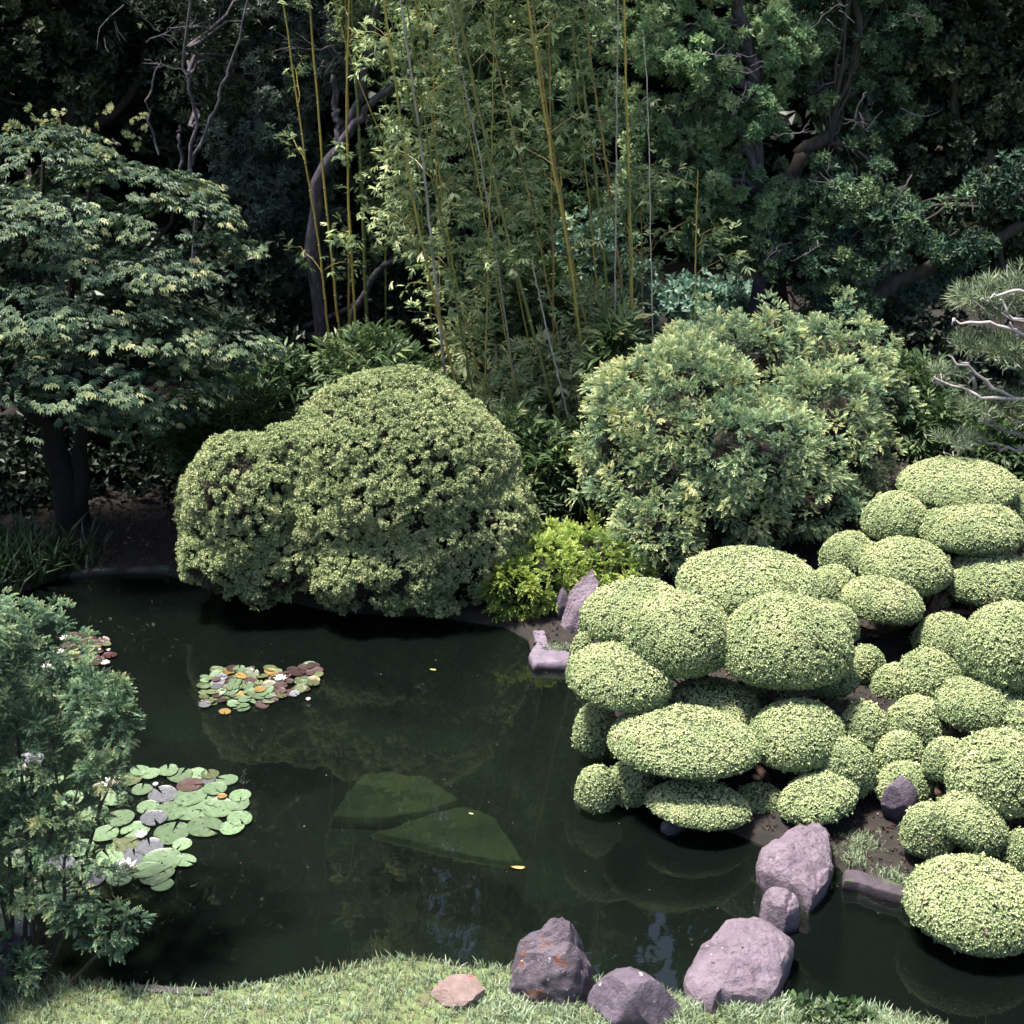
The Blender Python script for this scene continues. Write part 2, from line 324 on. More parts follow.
mr2 = N.new('ShaderNodeMapRange'); mr2.inputs[1].default_value = -.02; mr2.inputs[2].default_value = -.12; L.new(sx.outputs[2], mr2.inputs[0])
n4 = N.new('ShaderNodeTexNoise'); n4.inputs['Scale'].default_value = 1.6; n4.inputs['Detail'].default_value = 7; L.new(geo.outputs[0], n4.inputs['Vector'])
mud = ramp(N, [(.35, (.005, .007, .007)), (.7, (.024, .036, .027))]); L.new(n4.outputs[0], mud.inputs[0])
mx2 = N.new('ShaderNodeMix'); mx2.data_type = 'RGBA'; L.new(mr2.outputs[0], mx2.inputs[0]); L.new(mx.outputs[2], mx2.inputs[6]); L.new(mud.outputs[0], mx2.inputs[7])
L.new(mx2.outputs[2], b.inputs['Base Color']); b.inputs['Roughness'].default_value = .95
bp = N.new('ShaderNodeBump'); bp.inputs['Strength'].default_value = .5; bp.inputs['Distance'].default_value = .03; L.new(n1.outputs[0], bp.inputs['Height']); L.new(bp.outputs[0], b.inputs['Normal'])
tag(mesh('ground', V, Q, m, smooth=True), kind='structure')

m, N, L, b, out = mat('pond_water'); N.remove(b)
tr = N.new('ShaderNodeBsdfTransparent'); tr.inputs[0].default_value = (.25, .29, .235, 1)
gl = N.new('ShaderNodeBsdfGlossy'); gl.inputs['Roughness'].default_value = .012; fr = N.new('ShaderNodeFresnel'); fr.inputs[0].default_value = 1.6
tc = N.new('ShaderNodeNewGeometry'); nn = N.new('ShaderNodeTexNoise'); nn.inputs['Scale'].default_value = 3.5; nn.inputs['Detail'].default_value = 2; L.new(tc.outputs[0], nn.inputs['Vector'])
bp = N.new('ShaderNodeBump'); bp.inputs['Strength'].default_value = .12; bp.inputs['Distance'].default_value = .01; L.new(nn.outputs[0], bp.inputs['Height'])
L.new(bp.outputs[0], gl.inputs['Normal']); L.new(bp.outputs[0], fr.inputs['Normal'])
x = N.new('ShaderNodeMixShader'); L.new(fr.outputs[0], x.inputs[0]); L.new(tr.outputs[0], x.inputs[1]); L.new(gl.outputs[0], x.inputs[2]); df = N.new('ShaderNodeBsdfDiffuse'); df.inputs[0].default_value = (.013, .020, .018, 1); x2 = N.new('ShaderNodeMixShader'); x2.inputs[0].default_value = .14; L.new(tr.outputs[0], x2.inputs[1]); L.new(df.outputs[0], x2.inputs[2]); L.new(x2.outputs[0], x.inputs[1]); L.new(x.outputs[0], out.inputs[0])
lo = POLY.min(0)-.15; hi = POLY.max(0)+.15
tag(mesh('water', [(lo[0], lo[1], 0), (hi[0], lo[1], 0), (hi[0], hi[1], 0), (lo[0], hi[1], 0)], [(0, 1, 2, 3)], m), kind='structure')

# ---------------------------------------------------------- stones
def plate(name, px, ztop, zbot, material, parent=None, dome=.05, flare=.06, seed=1, rough=.012, tilt=(0, 0), label=None, cat=None, group=None, sub=22, bevel=.90, nang=120, facet=0):
    """stone with an outline read at its top height; domed top, rounded shoulder, flared side"""
    pts = np.array([G(x, y, ztop) for x, y in px]); c = pts[:, :2].mean(0)
    seg = np.concatenate([pts, pts[:1]]); dd = np.r_[0, np.cumsum(np.linalg.norm(np.diff(seg, axis=0), axis=1))]; t = np.linspace(0, dd[-1], nang, endpoint=False)
    rim = np.stack([np.interp(t, dd, seg[:, 0]), np.interp(t, dd, seg[:, 1])], -1)
    if nang > 20: rim = (rim*2+np.roll(rim, 1, 0)+np.roll(rim, -1, 0))/4
    ks = list(np.linspace(.02, bevel, sub+4))+[.94, .985, 1.0, 1.0+flare*.25, 1+flare*.6, 1+flare]
    zs = [ztop+dome*(1-k*k) for k in ks[:sub+4]]+[ztop-.008, ztop-.03, ztop-.07, ztop-.35*(ztop-zbot)-.05, zbot+.35*(ztop-zbot)-.05, zbot-.02]
    V = []
    for k, z in zip(ks, zs): V.append(np.c_[c+(rim-c)*k, np.full(nang, z)])
    V = np.concatenate(V); nb = nz(V, 2.2, seed, 4)*rough*1.2+nz(V, 9, seed+3, 3)*rough*.8
    nb += nz(V, 26, seed+8, 2)*rough*.22
    if facet: nb -= rough*1.3*np.exp(-(nz(V, .9, seed+21, 3)/.07)**2)+rough*.9*np.exp(-(nz(V, 1.6, seed+22, 2)/.05)**2)
    if facet:
        rr_ = np.random.default_rng(seed+90); lc = V[:, :2]-c; ext = np.abs(rim-c).max(); nb += np.clip(np.min([lc@(np.array([math.cos(a_), math.sin(a_)])*rr_.uniform(.35, .9)*facet)+ext*facet*rr_.uniform(.15, .4) for a_ in np.arange(6)*1.05+rr_.uniform(0, 1)], 0), -.08, .02)*np.clip((V[:, 2]-zbot)/(ztop-zbot)*1.4, 0, 1)
    V[:, 2] += nb+tilt[0]*(V[:, 0]-c[0])+tilt[1]*(V[:, 1]-c[1]); V[:, :2] += (V[:, :2]-c)*(np.clip(nz(V, 2.2, seed, 4)*rough*1.2+nz(V, 9, seed+3, 3)*rough*.8, -.04, .04)*1.5)[:, None]
    nr = len(ks); Q = [(i*nang+j, (i+1)*nang+j, (i+1)*nang+(j+1) % nang, i*nang+(j+1) % nang) for i in range(nr-1) for j in range(nang)]
    o = mesh(name, V, Q, material, parent, smooth=True)
    if facet: o.data.set_sharp_from_angle(angle=math.radians(22))
    if label: tag(o, label, cat, group)
    return o
def wet(m):
    N, L = m.node_tree.nodes, m.node_tree.links; b = N['Principled BSDF']; src = b.inputs['Base Color'].links[0].from_socket; g = N.new('ShaderNodeNewGeometry'); sx = N.new('ShaderNodeSeparateXYZ'); L.new(g.outputs[0], sx.inputs[0])
    mr = N.new('ShaderNodeMapRange'); mr.inputs[1].default_value = .015; mr.inputs[2].default_value = .05; mr.inputs[3].default_value = .35; mr.inputs[4].default_value = 1; L.new(sx.outputs[2], mr.inputs[0])
    h = N.new('ShaderNodeHueSaturation'); L.new(src, h.inputs['Color']); L.new(mr.outputs[0], h.inputs['Value']); L.new(h.outputs[0], b.inputs['Base Color'])
    r2 = N.new('ShaderNodeMapRange'); r2.inputs[1].default_value = .015; r2.inputs[2].default_value = .05; r2.inputs[3].default_value = .25; r2.inputs[4].default_value = .85; L.new(sx.outputs[2], r2.inputs[0]); L.new(r2.outputs[0], b.inputs['Roughness'])
for k_ in ('stone', 'stoned', 'kerbm', 'kerbd', 'moss'): wet(M[k_])
def facet_rock(name, c, rad, seed, material, label, cat='rock', nplanes=16, taper=0, lean=(0, 0), rough=.03, parent=None, rotz=0, sharp=.86):
    import bmesh
    bm = bmesh.new(); bmesh.ops.create_icosphere(bm, subdivisions=5, radius=1); V = np.array([v.co[:] for v in bm.verts]); Q = np.array([[v.index for v in f.verts] for f in bm.faces]); bm.free()
    r = np.random.default_rng(seed); n = nrm(r.normal(size=(nplanes, 3))); d = r.uniform(sharp-.18, sharp+.06, nplanes)
    dp = V@n.T; rr = np.where(dp > .05, d/np.maximum(dp, .05), 9).min(1); rr = np.minimum(rr, 1.12)
    V = V*rr[:, None]; V *= (1+rough*nz(V, .9, seed, 4)+rough*.5*nz(V, 3.5, seed+1, 3))[:, None]
    k = 1-taper*(V[:, 2]*.5+.5); V[:, 0] *= k; V[:, 1] *= k
    V[:, 0] += lean[0]*(V[:, 2]); V[:, 1] += lean[1]*V[:, 2]
    V = V*np.array(rad); a = math.radians(rotz); V[:, :2] = V[:, :2]@np.array([[math.cos(a), math.sin(a)], [-math.sin(a), math.cos(a)]])
    o = mesh(name, V+np.array(c), Q, material, parent, smooth=True)
    try: o.data.set_sharp_from_angle(angle=math.radians(28))
    except Exception: pass
    tag(o, label, cat); return o

plate('stepping_stone', [(699, 939), (727, 920), (758, 909), (774, 918), (796, 930), (794, 945), (786, 962), (778, 978), (768, 988), (722, 985), (713, 992), (700, 984), (687, 972), (684, 962)],
      .22, -.3, M['stone'], dome=.03, flare=-.28, seed=3, facet=.45, rough=.016, tilt=(-.05, .06), label='largest pale mauve stepping stone beside the grassy near bank', cat='stepping stone')
plate('stepping_stone', [(819, 818), (831, 830), (836, 856), (828, 872), (813, 887), (800, 879), (783, 874), (766, 867), (756, 857), (759, 851), (779, 840), (799, 826)],
      .20, -.3, M['stone'], dome=.04, flare=-.30, seed=19, facet=.30, rough=.020, tilt=(-.05, .10), label='angular mauve stepping stone touching the far clipped shrubs', cat='stepping stone')
plate('stepping_stone', [(762, 892), (778, 889), (794, 894), (802, 900), (800, 907), (786, 911), (767, 905), (760, 898)],
      .17, -.3, M['stone'], dome=.05, flare=-.1, facet=.4, seed=12, rough=.022, tilt=(-.2, .1), label='small wedge stone squeezed between the two larger stepping stones', cat='stepping stone')
p = P(543, 976, 6.45); facet_rock('boulder', (p[0], p[1], .12), (.30, .24, .33), 5, M['moss'], 'pointed purple boulder with rusty moss on the grass edge', nplanes=18, taper=.42, lean=(.12, 0), rough=.11)
p = P(636, 998, 6.22); facet_rock('boulder', (p[0], p[1], .10), (.235, .18, .20), 10, M['stoned'], 'rounded dark purple boulder on the grass left of the stepping stone', nplanes=11, taper=.10, lean=(-.12, 0), rough=.05, sharp=.88)
p = G(461, 984, .13); facet_rock('flat_rock', (p[0], p[1], .085), (.15, .11, .04), 15, M['tan'], 'low flat pinkish stone sunk in the grass', nplanes=12, rough=.05)
p = P(581, 612, 10.75); facet_rock('standing_stone', (p[0], p[1], .13), (.22, .17, .40), 22, M['stone'], 'tall upright purple stone in front of the golden shrub', nplanes=10, taper=.38, lean=(.22, 0), rough=.07)
p = P(563, 622, 10.85); facet_rock('boulder', (p[0], p[1], .18), (.085, .09, .15), 24, M['stoned'], 'small brown stone leaning against the tall upright stone', nplanes=12, taper=.3, rough=.05)
p = P(894, 838, 8.0); facet_rock('boulder', (p[0], p[1], .22), (.13, .13, .18), 31, M['stoned'], 'dark grey boulder in the gap between the clipped shrubs', nplanes=14, taper=.25, rough=.05)
p = G(673, 829, 0); facet_rock('boulder', (p[0], p[1], .0), (.075, .07, .06), 33, M['stoned'], 'small dark stone in the water under the cloud-pruned shrub', nplanes=12, rough=.04)
p = G(6, 960, .1); facet_rock('boulder', (p[0], p[1], .12), (.16, .12, .11), 35, M['stoned'], 'low dark stone at the foot of the near left shrub', nplanes=12, rough=.04)
plate('edging_stone', [(532, 629), (544, 629), (548, 644), (560, 650), (575, 654), (573, 663), (546, 662), (533, 663), (528, 654), (536, 643)], .075, -.1, M['kerbm'], dome=.0, flare=-.15, seed=41, rough=.008, label='L-shaped smooth mauve edging stone on the small point', cat='edging stone')
eg = 'stones edging the pond'
plate('edging_stone', [(843, 868), (862, 870), (884, 878), (906, 885), (906, 897), (880, 890), (858, 882), (842, 880)], .08, -.1, M['kerbd'], dome=.01, flare=-.2, seed=45, rough=.008, label='dark edging stone by the boulder right of the stepping stones', cat='edging stone', group=eg)
plate('edging_stone', [(912, 886), (950, 896), (990, 905), (990, 918), (946, 908), (912, 900)], .08, -.1, M['kerbd'], dome=.01, flare=-.2, seed=46, rough=.008, label='dark edging stone under the lowest clipped pad at right', cat='edging stone', group=eg)
for k, pl in enumerate([[(66, 570), (120, 565), (120, 569), (68, 574)], [(124, 565), (180, 565), (182, 570), (124, 569)]]):
    plate('edging_stone', pl, .045, -.1, M['kerbd'], dome=.01, flare=.03, seed=47+k, rough=.008, label=['dark kerb stone on the far bank nearer the maple trunk', 'dark kerb stone on the far bank next to the domed shrub'][k], cat='edging stone', group=eg)
for k, pl in enumerate([[(328, 817), (345, 792), (362, 774), (395, 771), (428, 775), (463, 800), (425, 812), (385, 819)], [(369, 831), (463, 803), (492, 813), (510, 836), (526, 862), (500, 861), (446, 851)]]):
    pts = [(*G(x, y, -.13)[:2],) for x, y in pl]; pts = np.array(pts); n = len(pts)
    plate('sunken_slab', pl, -.14-.03*k, -.20, M['slab'], dome=.0, flare=.0, seed=60+k, rough=.011, nang=16*len(pl), label=['far sunken slab, broad and rounded, lying under the pond water', 'near sunken slab, triangular, lying under the pond water'][k], cat='sunken slab', bevel=.93)
plate('edging_stone', [(128, 984), (165, 986), (215, 989), (213, 995), (165, 993), (128, 991)], .075, -.1, M['kerbd'], dome=.01, flare=-.1, seed=55, rough=.008, label='dark low edging stone at the water edge right of the near left shrub', cat='edging stone', group=eg)

# ---------------------------------------------------------- cloud-pruned shrubs
def pad(parent, spec, seed, leaf=.0145, dens=1.15, name='foliage_pad', mt='box'):
    lb = Lobe(spec[0], spec[1], spec[2]*1.07, spec[3]*1.13, spec[4], roll=spec[5] if len(spec) > 5 else 0, seed=seed)
    mb = MB(); u = SV.copy(); bott = np.where(u[:, 2] < 0, .72, 1.0)
    def shp(u): w = u.copy(); w[:, 2] = np.where(w[:, 2] < 0, w[:, 2]*.62-.12, w[:, 2]*1.12-.12); h_ = np.sqrt(np.maximum(1-u[:, 2]**2, 1e-4)); w[:, :2] *= (h_**-.05)[:, None]; return w
    def surf(u, k):
        d = (1+.045*nz(u, .5, seed, 2)+.012*nz(u, 1.9, seed+1, 2))*k; w = shp(u)*d[:, None]*lb.rad
        n = nrm(u/lb.rad*np.where(u[:, 2:3] < 0, 1.2, 1)); return lb.c+w@lb.M.T, n@lb.M.T
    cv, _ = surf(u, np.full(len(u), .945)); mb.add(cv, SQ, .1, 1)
    n = int(lb.area*dens/(leaf*.62)**2*.62); u = rnd_dir(n); u = u[(u[:, 2] > -.35) | (R.random(n) < .55)]; n = len(u)
    pts, nn = surf(u, 1+R.uniform(-.045, .008, n)); pts -= nn*leaf*.5
    D = nrm(nn+.17*rnd_dir(n)); v = .50+.20*nn[:, 2]+.075*R.normal(size=n)+.14*nz(pts, 3.0, seed+5, 2); v = np.where(R.random(n) < .04, .05, v)  # top-lit gradient put into leaf colour, as paler new growth above
    lf = leaf*R.uniform(.7, 1.3, n); st = R.random(n) < .012; lf[st] *= 1.6; pts[st] += nn[st]*leaf*.8
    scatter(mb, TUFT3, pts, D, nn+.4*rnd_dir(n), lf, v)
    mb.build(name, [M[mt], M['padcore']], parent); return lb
def cloud_shrub(name, label, base, pads, seed, trunks):
    t = thing(name, label, 'shrub', base, 'cloud-pruned shrubs on the right bank'); mb = MB(); lbs = []
    for k, s in enumerate(pads): lbs.append(pad(t, s, seed*100+k))
    for k, lb in enumerate(lbs): # a limb reaching each pad
        b0 = np.array(trunks[k % len(trunks)]); tgt = lb.c-np.array([0, 0, lb.rz*.3])
        mid = b0*.5+tgt*.5; mid[2] = (b0[2]*.3+tgt[2]*.7)-.12; c = curve([b0-np.array([0, 0, .15]), b0+np.array([0, 0, .12]), mid, tgt], 12, .008, seed+k)
        tube(mb, c, np.linspace(.045, .014, 12), 7, k, .1)
        for j in range(4):
            q = lb.c+np.array([R.uniform(-.6, .6)*lb.rx, R.uniform(-.6, .6)*lb.ry, -.35*lb.rz]); tube(mb, curve([mid, mid*.4+q*.6-np.array([0, 0, .05]), q], 7, .006, seed+k*9+j), np.linspace(.013, .006, 7), 5, j, .1)
    mb.build('trunk', M['redbark'], t, True); return t
T1 = [(750, 582, 68, 33, 9.35), (632, 612, 50, 31, 9.15, 10), (678, 637, 52, 42, 8.85), (785, 645, 63, 47, 8.75, 3), (620, 678, 52, 32, 8.65, -10), (715, 702, 44, 23, 8.75, -6),
      (686, 741, 73, 34, 8.25, -3), (797, 737, 46, 35, 8.35, 6), (700, 805, 50, 23, 8.0, -6), (596, 732, 22, 28, 8.8), (597, 791, 21, 24, 8.2), (630, 785, 24, 23, 8.3), (832, 675, 26, 25, 8.95),
      (835, 628, 24, 22, 9.3), (862, 740, 28, 34, 8.5), (846, 772, 28, 32, 8.2, 20), (818, 798, 38, 24, 8.0, 18), (760, 800, 24, 16, 8.2), (583, 668, 15, 32, 9.0), (595, 710, 12, 22, 9.0), (775, 700, 26, 14, 9.0), (660, 770, 26, 14, 8.7)]
b1 = [P(735, 770, 8.75), P(760, 740, 8.95)]
for q in b1: q[2] = gz(q[0], q[1])+.02
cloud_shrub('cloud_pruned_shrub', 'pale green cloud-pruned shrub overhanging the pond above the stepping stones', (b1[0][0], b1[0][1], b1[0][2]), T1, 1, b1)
T2 = [(960, 484, 56, 25, 11.3), (897, 519, 34, 25, 11.1, 10), (971, 528, 49, 27, 10.85), (848, 556, 27, 23, 11.0, 15), (905, 569, 43, 29, 10.55), (990, 580, 46, 28, 10.6), (882, 601, 40, 23, 10.15, -8),
      (833, 587, 24, 20, 10.4), (945, 640, 30, 25, 10.0), (866, 667, 19, 20, 9.75), (894, 686, 22, 21, 9.55), (1022, 508, 24, 24, 11.2), (1062, 560, 40, 34, 11.0), (1040, 610, 36, 24, 10.6), (830, 610, 20, 18, 10.3), (925, 600, 24, 16, 10.7), (935, 548, 26, 16, 11.1), (868, 560, 24, 18, 10.9)]
b2 = [P(925, 665, 10.4), P(965, 650, 10.7)]
for q in b2: q[2] = gz(q[0], q[1])+.02
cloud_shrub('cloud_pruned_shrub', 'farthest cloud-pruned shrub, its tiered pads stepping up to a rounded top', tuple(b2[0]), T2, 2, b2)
T3 = [(1010, 651, 50, 45, 8.65), (930, 689, 34, 36, 8.85, 25), (976, 705, 38, 27, 8.45), (916, 728, 30, 30, 8.5, 20), (1020, 722, 32, 25, 8.35), (998, 777, 49, 43, 7.85), (904, 787, 27, 24, 8.1), (899, 757, 24, 24, 8.3),
      (946, 762, 22, 23, 8.05), (971, 824, 38, 28, 7.6, -28), (928, 833, 26, 28, 7.6), (1022, 853, 22, 22, 7.5), (975, 906, 66, 46, 6.95, -6), (1070, 700, 45, 40, 8.5), (1080, 790, 45, 40, 7.9), (1075, 870, 40, 36, 7.5)]
b3 = [P(960, 850, 7.9), P(1000, 840, 8.0)]
for q in b3: q[2] = gz(q[0], q[1])+.02
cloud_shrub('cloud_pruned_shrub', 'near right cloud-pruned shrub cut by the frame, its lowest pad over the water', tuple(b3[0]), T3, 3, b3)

# ---------------------------------------------------------- natural shrubs made of lobes
def foliage(parent, lobes, tm, leaf, material, spacing, name='foliage', core=.0, coremat='boxcore', bump=.1, freq=.8, depth=(-.25, .02), vbase=.5, vn=.15, vtip=0, lumps=0, inside=.82, jit=.6, upb=.3, down=1.0, cavity=0, smin=.7, smax=1.3, vlow=0, keep=1.0, clump=None, lamp=.07, lowcav=0):
    mb = MB(); seed0 = int(R.integers(1e6)); lowz = min(l_.c[2]-l_.rz for l_ in lobes)+.62
    for k, lb in enumerate(lobes):
        lb.seed = seed0+k
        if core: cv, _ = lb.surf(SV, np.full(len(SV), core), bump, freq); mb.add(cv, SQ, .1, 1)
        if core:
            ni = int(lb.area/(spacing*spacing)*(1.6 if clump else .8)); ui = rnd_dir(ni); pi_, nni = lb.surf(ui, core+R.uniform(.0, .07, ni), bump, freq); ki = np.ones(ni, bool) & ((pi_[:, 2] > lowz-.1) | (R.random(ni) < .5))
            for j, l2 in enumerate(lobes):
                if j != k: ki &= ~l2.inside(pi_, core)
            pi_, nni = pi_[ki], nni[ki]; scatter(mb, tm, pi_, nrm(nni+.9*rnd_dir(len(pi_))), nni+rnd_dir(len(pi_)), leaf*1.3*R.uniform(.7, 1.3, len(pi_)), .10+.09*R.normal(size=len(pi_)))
        n = int(lb.area/(spacing*spacing)); u = rnd_dir(n); u = u[(u[:, 2] > -.3) | (R.random(n) < down)]; n = len(u)
        kk = 1+R.uniform(depth[0], depth[1], n); pts, nn = lb.surf(u, kk, bump, freq)
        if lumps: # clumpy: pull shoots out and in with a mid-frequency field
            f = nz(pts, lumps, seed0+5, 2); pts += nn*(f*lamp)[:, None]
        kp = R.random(n) < keep
        if cavity: kp &= nz(pts, 2.2, seed0+9, 3) > (-1+cavity+lowcav*np.clip((lowz-pts[:, 2])/.45, 0, 1))
        for j, l2 in enumerate(lobes):
            if j != k: kp &= ~l2.inside(pts, inside)
        pts, nn, kk = pts[kp], nn[kp], kk[kp]; n = len(pts)
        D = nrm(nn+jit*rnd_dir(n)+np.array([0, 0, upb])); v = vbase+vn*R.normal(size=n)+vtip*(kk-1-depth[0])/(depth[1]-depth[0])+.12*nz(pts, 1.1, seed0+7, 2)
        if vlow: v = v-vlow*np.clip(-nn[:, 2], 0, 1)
        if clump:
            rc, mm = clump; big = R.uniform(.7, 1.35, n); c0 = np.repeat(pts, mm, 0); n0 = np.repeat(nn, mm, 0); bg = np.repeat(big, mm)
            dr = nrm(n0*.55+np.array([0, 0, upb*.6])+rnd_dir(n*mm)); pts = c0+dr*(rc*bg*R.uniform(.55, 1.05, n*mm))[:, None]
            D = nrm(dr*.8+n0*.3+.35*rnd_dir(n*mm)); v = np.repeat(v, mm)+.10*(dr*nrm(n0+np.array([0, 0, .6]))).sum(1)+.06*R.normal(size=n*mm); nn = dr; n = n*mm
        scatter(mb, tm, pts-nn*leaf*.4, D, nn*.5+np.array([0, 0, .6])+.3*rnd_dir(n), leaf*R.uniform(smin, smax, n), v)
    return mb.build(name, [M[material], M[coremat]] if core else M[material], parent)
def LB(*specs): return [Lobe(*s[:5], roll=s[5] if len(s) > 5 else 0) for s in specs]
def shrub(name, label, base, lobes, tm, leaf, material, spacing, bark='bark', r0=.03, cat='shrub', group=None, nb=3, trunkname='trunk', **kw):
    base = np.array(base, float); base[2] = gz(base[0], base[1])-.03; t = thing(name, label, cat, base, group)
    foliage(t, lobes, tm, leaf, material, spacing, **kw)
    tg = []
    for lb in lobes:
        for j in range(nb): tg.append(lb.c+np.array([R.uniform(-.8, .8)*lb.rx, R.uniform(-.8, .8)*lb.ry, R.uniform(-.3, .6)*lb.rz]))
    mb = MB(); branches(mb, base, tg, r0, int(R.integers(999))); mb.build(trunkname, M[bark], t, True); return t

dl = LB((398, 470, 112, 98, 11.6), (446, 530, 90, 76, 11.45), (345, 520, 72, 76, 11.35), (478, 548, 52, 50, 11.5), (398, 560, 62, 46, 11.1), (352, 572, 42, 34, 10.95), (246, 512, 66, 78, 11.3), (300, 480, 46, 60, 11.4), (228, 556, 46, 42, 11.15), (283, 560, 40, 36, 11.1), (495, 520, 36, 66, 11.6), (470, 480, 50, 60, 11.7))
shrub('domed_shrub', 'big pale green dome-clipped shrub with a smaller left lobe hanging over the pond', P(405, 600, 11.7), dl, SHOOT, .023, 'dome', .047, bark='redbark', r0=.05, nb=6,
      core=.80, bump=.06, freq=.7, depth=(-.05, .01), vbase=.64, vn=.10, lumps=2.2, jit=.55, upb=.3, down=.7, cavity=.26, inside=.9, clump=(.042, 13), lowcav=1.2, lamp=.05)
dm = bpy.data.objects['domed_shrub']; tb = MB()
for i in range(26):
    x_, y_ = R.uniform(215, 505), R.uniform(535, 596); a_ = P(x_, y_, 10.95+R.uniform(0, .25)); d_ = np.array([R.normal()*.25, -.1, R.uniform(.1, .4)]); e_ = a_+d_
    tube(tb, curve([a_-d_*.5+np.array([0, .3, 0]), a_, e_], 9, .015, i), np.linspace(.012, .004, 9), 5, i, .1)
tb.build('bare_branches', M['redbark'], dm, True)
tufts = LB((262, 592, 24, 16, 10.95), (420, 590, 20, 22, 10.8), (395, 598, 16, 14, 10.8), (440, 606, 18, 13, 10.85), (340, 598, 20, 14, 10.9))
foliage(bpy.data.objects['domed_shrub'], tufts, SHOOT, .036, 'dome', .075, name='hanging_tuft', depth=(-.5, .05), vbase=.5, vn=.12, clump=(.045, 7))
cl = LB((682, 430, 84, 78, 12.2), (735, 372, 70, 52, 12.9), (700, 395, 60, 50, 12.6), (838, 358, 54, 40, 13.1), (825, 425, 62, 56, 12.3), (655, 485, 58, 50, 11.8), (745, 455, 80, 58, 11.8), (850, 465, 40, 42, 12.3), (810, 500, 56, 34, 12.0), (720, 505, 64, 34, 11.7), (652, 535, 40, 36, 11.4), (618, 445, 32, 50, 12.1), (770, 335, 26, 26, 13.0), (880, 400, 26, 30, 12.9))
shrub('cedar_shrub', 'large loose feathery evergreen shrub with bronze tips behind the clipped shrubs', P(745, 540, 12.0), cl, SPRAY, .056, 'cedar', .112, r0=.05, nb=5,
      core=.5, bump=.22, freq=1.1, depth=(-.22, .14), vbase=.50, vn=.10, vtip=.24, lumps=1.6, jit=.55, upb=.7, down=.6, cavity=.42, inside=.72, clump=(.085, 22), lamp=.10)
gl_ = LB((540, 572, 44, 36, 11.2), (590, 555, 48, 28, 11.5), (514, 594, 28, 34, 11.0), (630, 572, 30, 20, 11.3), (560, 545, 28, 16, 11.5))
shrub('golden_shrub', 'bright yellow-green feathery shrub leaning over the water by the upright stone', P(560, 612, 11.15), gl_, SPRAY, .065, 'gold', .075, r0=.025, nb=4,
      core=.45, bump=.14, depth=(-.25, .10), vbase=.5, vn=.10, vtip=.25, lumps=2.5, jit=.6, upb=.5, cavity=.3, inside=.75, clump=(.055, 9))
nl = LB((28, 652, 58, 42, 7.3), (92, 702, 44, 34, 7.0, 25), (34, 745, 56, 56, 6.95), (114, 722, 28, 24, 6.9), (45, 820, 60, 48, 6.75), (100, 780, 24, 24, 6.8), (85, 890, 34, 26, 6.6), (15, 895, 44, 22, 6.5), (-60, 720, 80, 110, 7.0), (-70, 860, 70, 60, 6.6), (10, 965, 50, 24, 6.4), (110, 925, 38, 22, 6.5), (-30, 640, 50, 50, 7.3), (-130, 760, 90, 120, 6.6), (-120, 900, 80, 80, 6.3), (-70, 985, 60, 40, 6.1), (-100, 620, 90, 80, 6.9))  # off-frame left lobes at the end added to shade the near lawn
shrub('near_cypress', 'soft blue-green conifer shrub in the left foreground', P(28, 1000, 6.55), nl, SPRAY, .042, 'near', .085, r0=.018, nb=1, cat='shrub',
      core=0, bump=.2, freq=1.0, depth=(-.5, .12), vbase=.32, vn=.10, vtip=.32, lumps=2.2, jit=.6, upb=.7, cavity=.6, inside=.5, clump=(.055, 14))

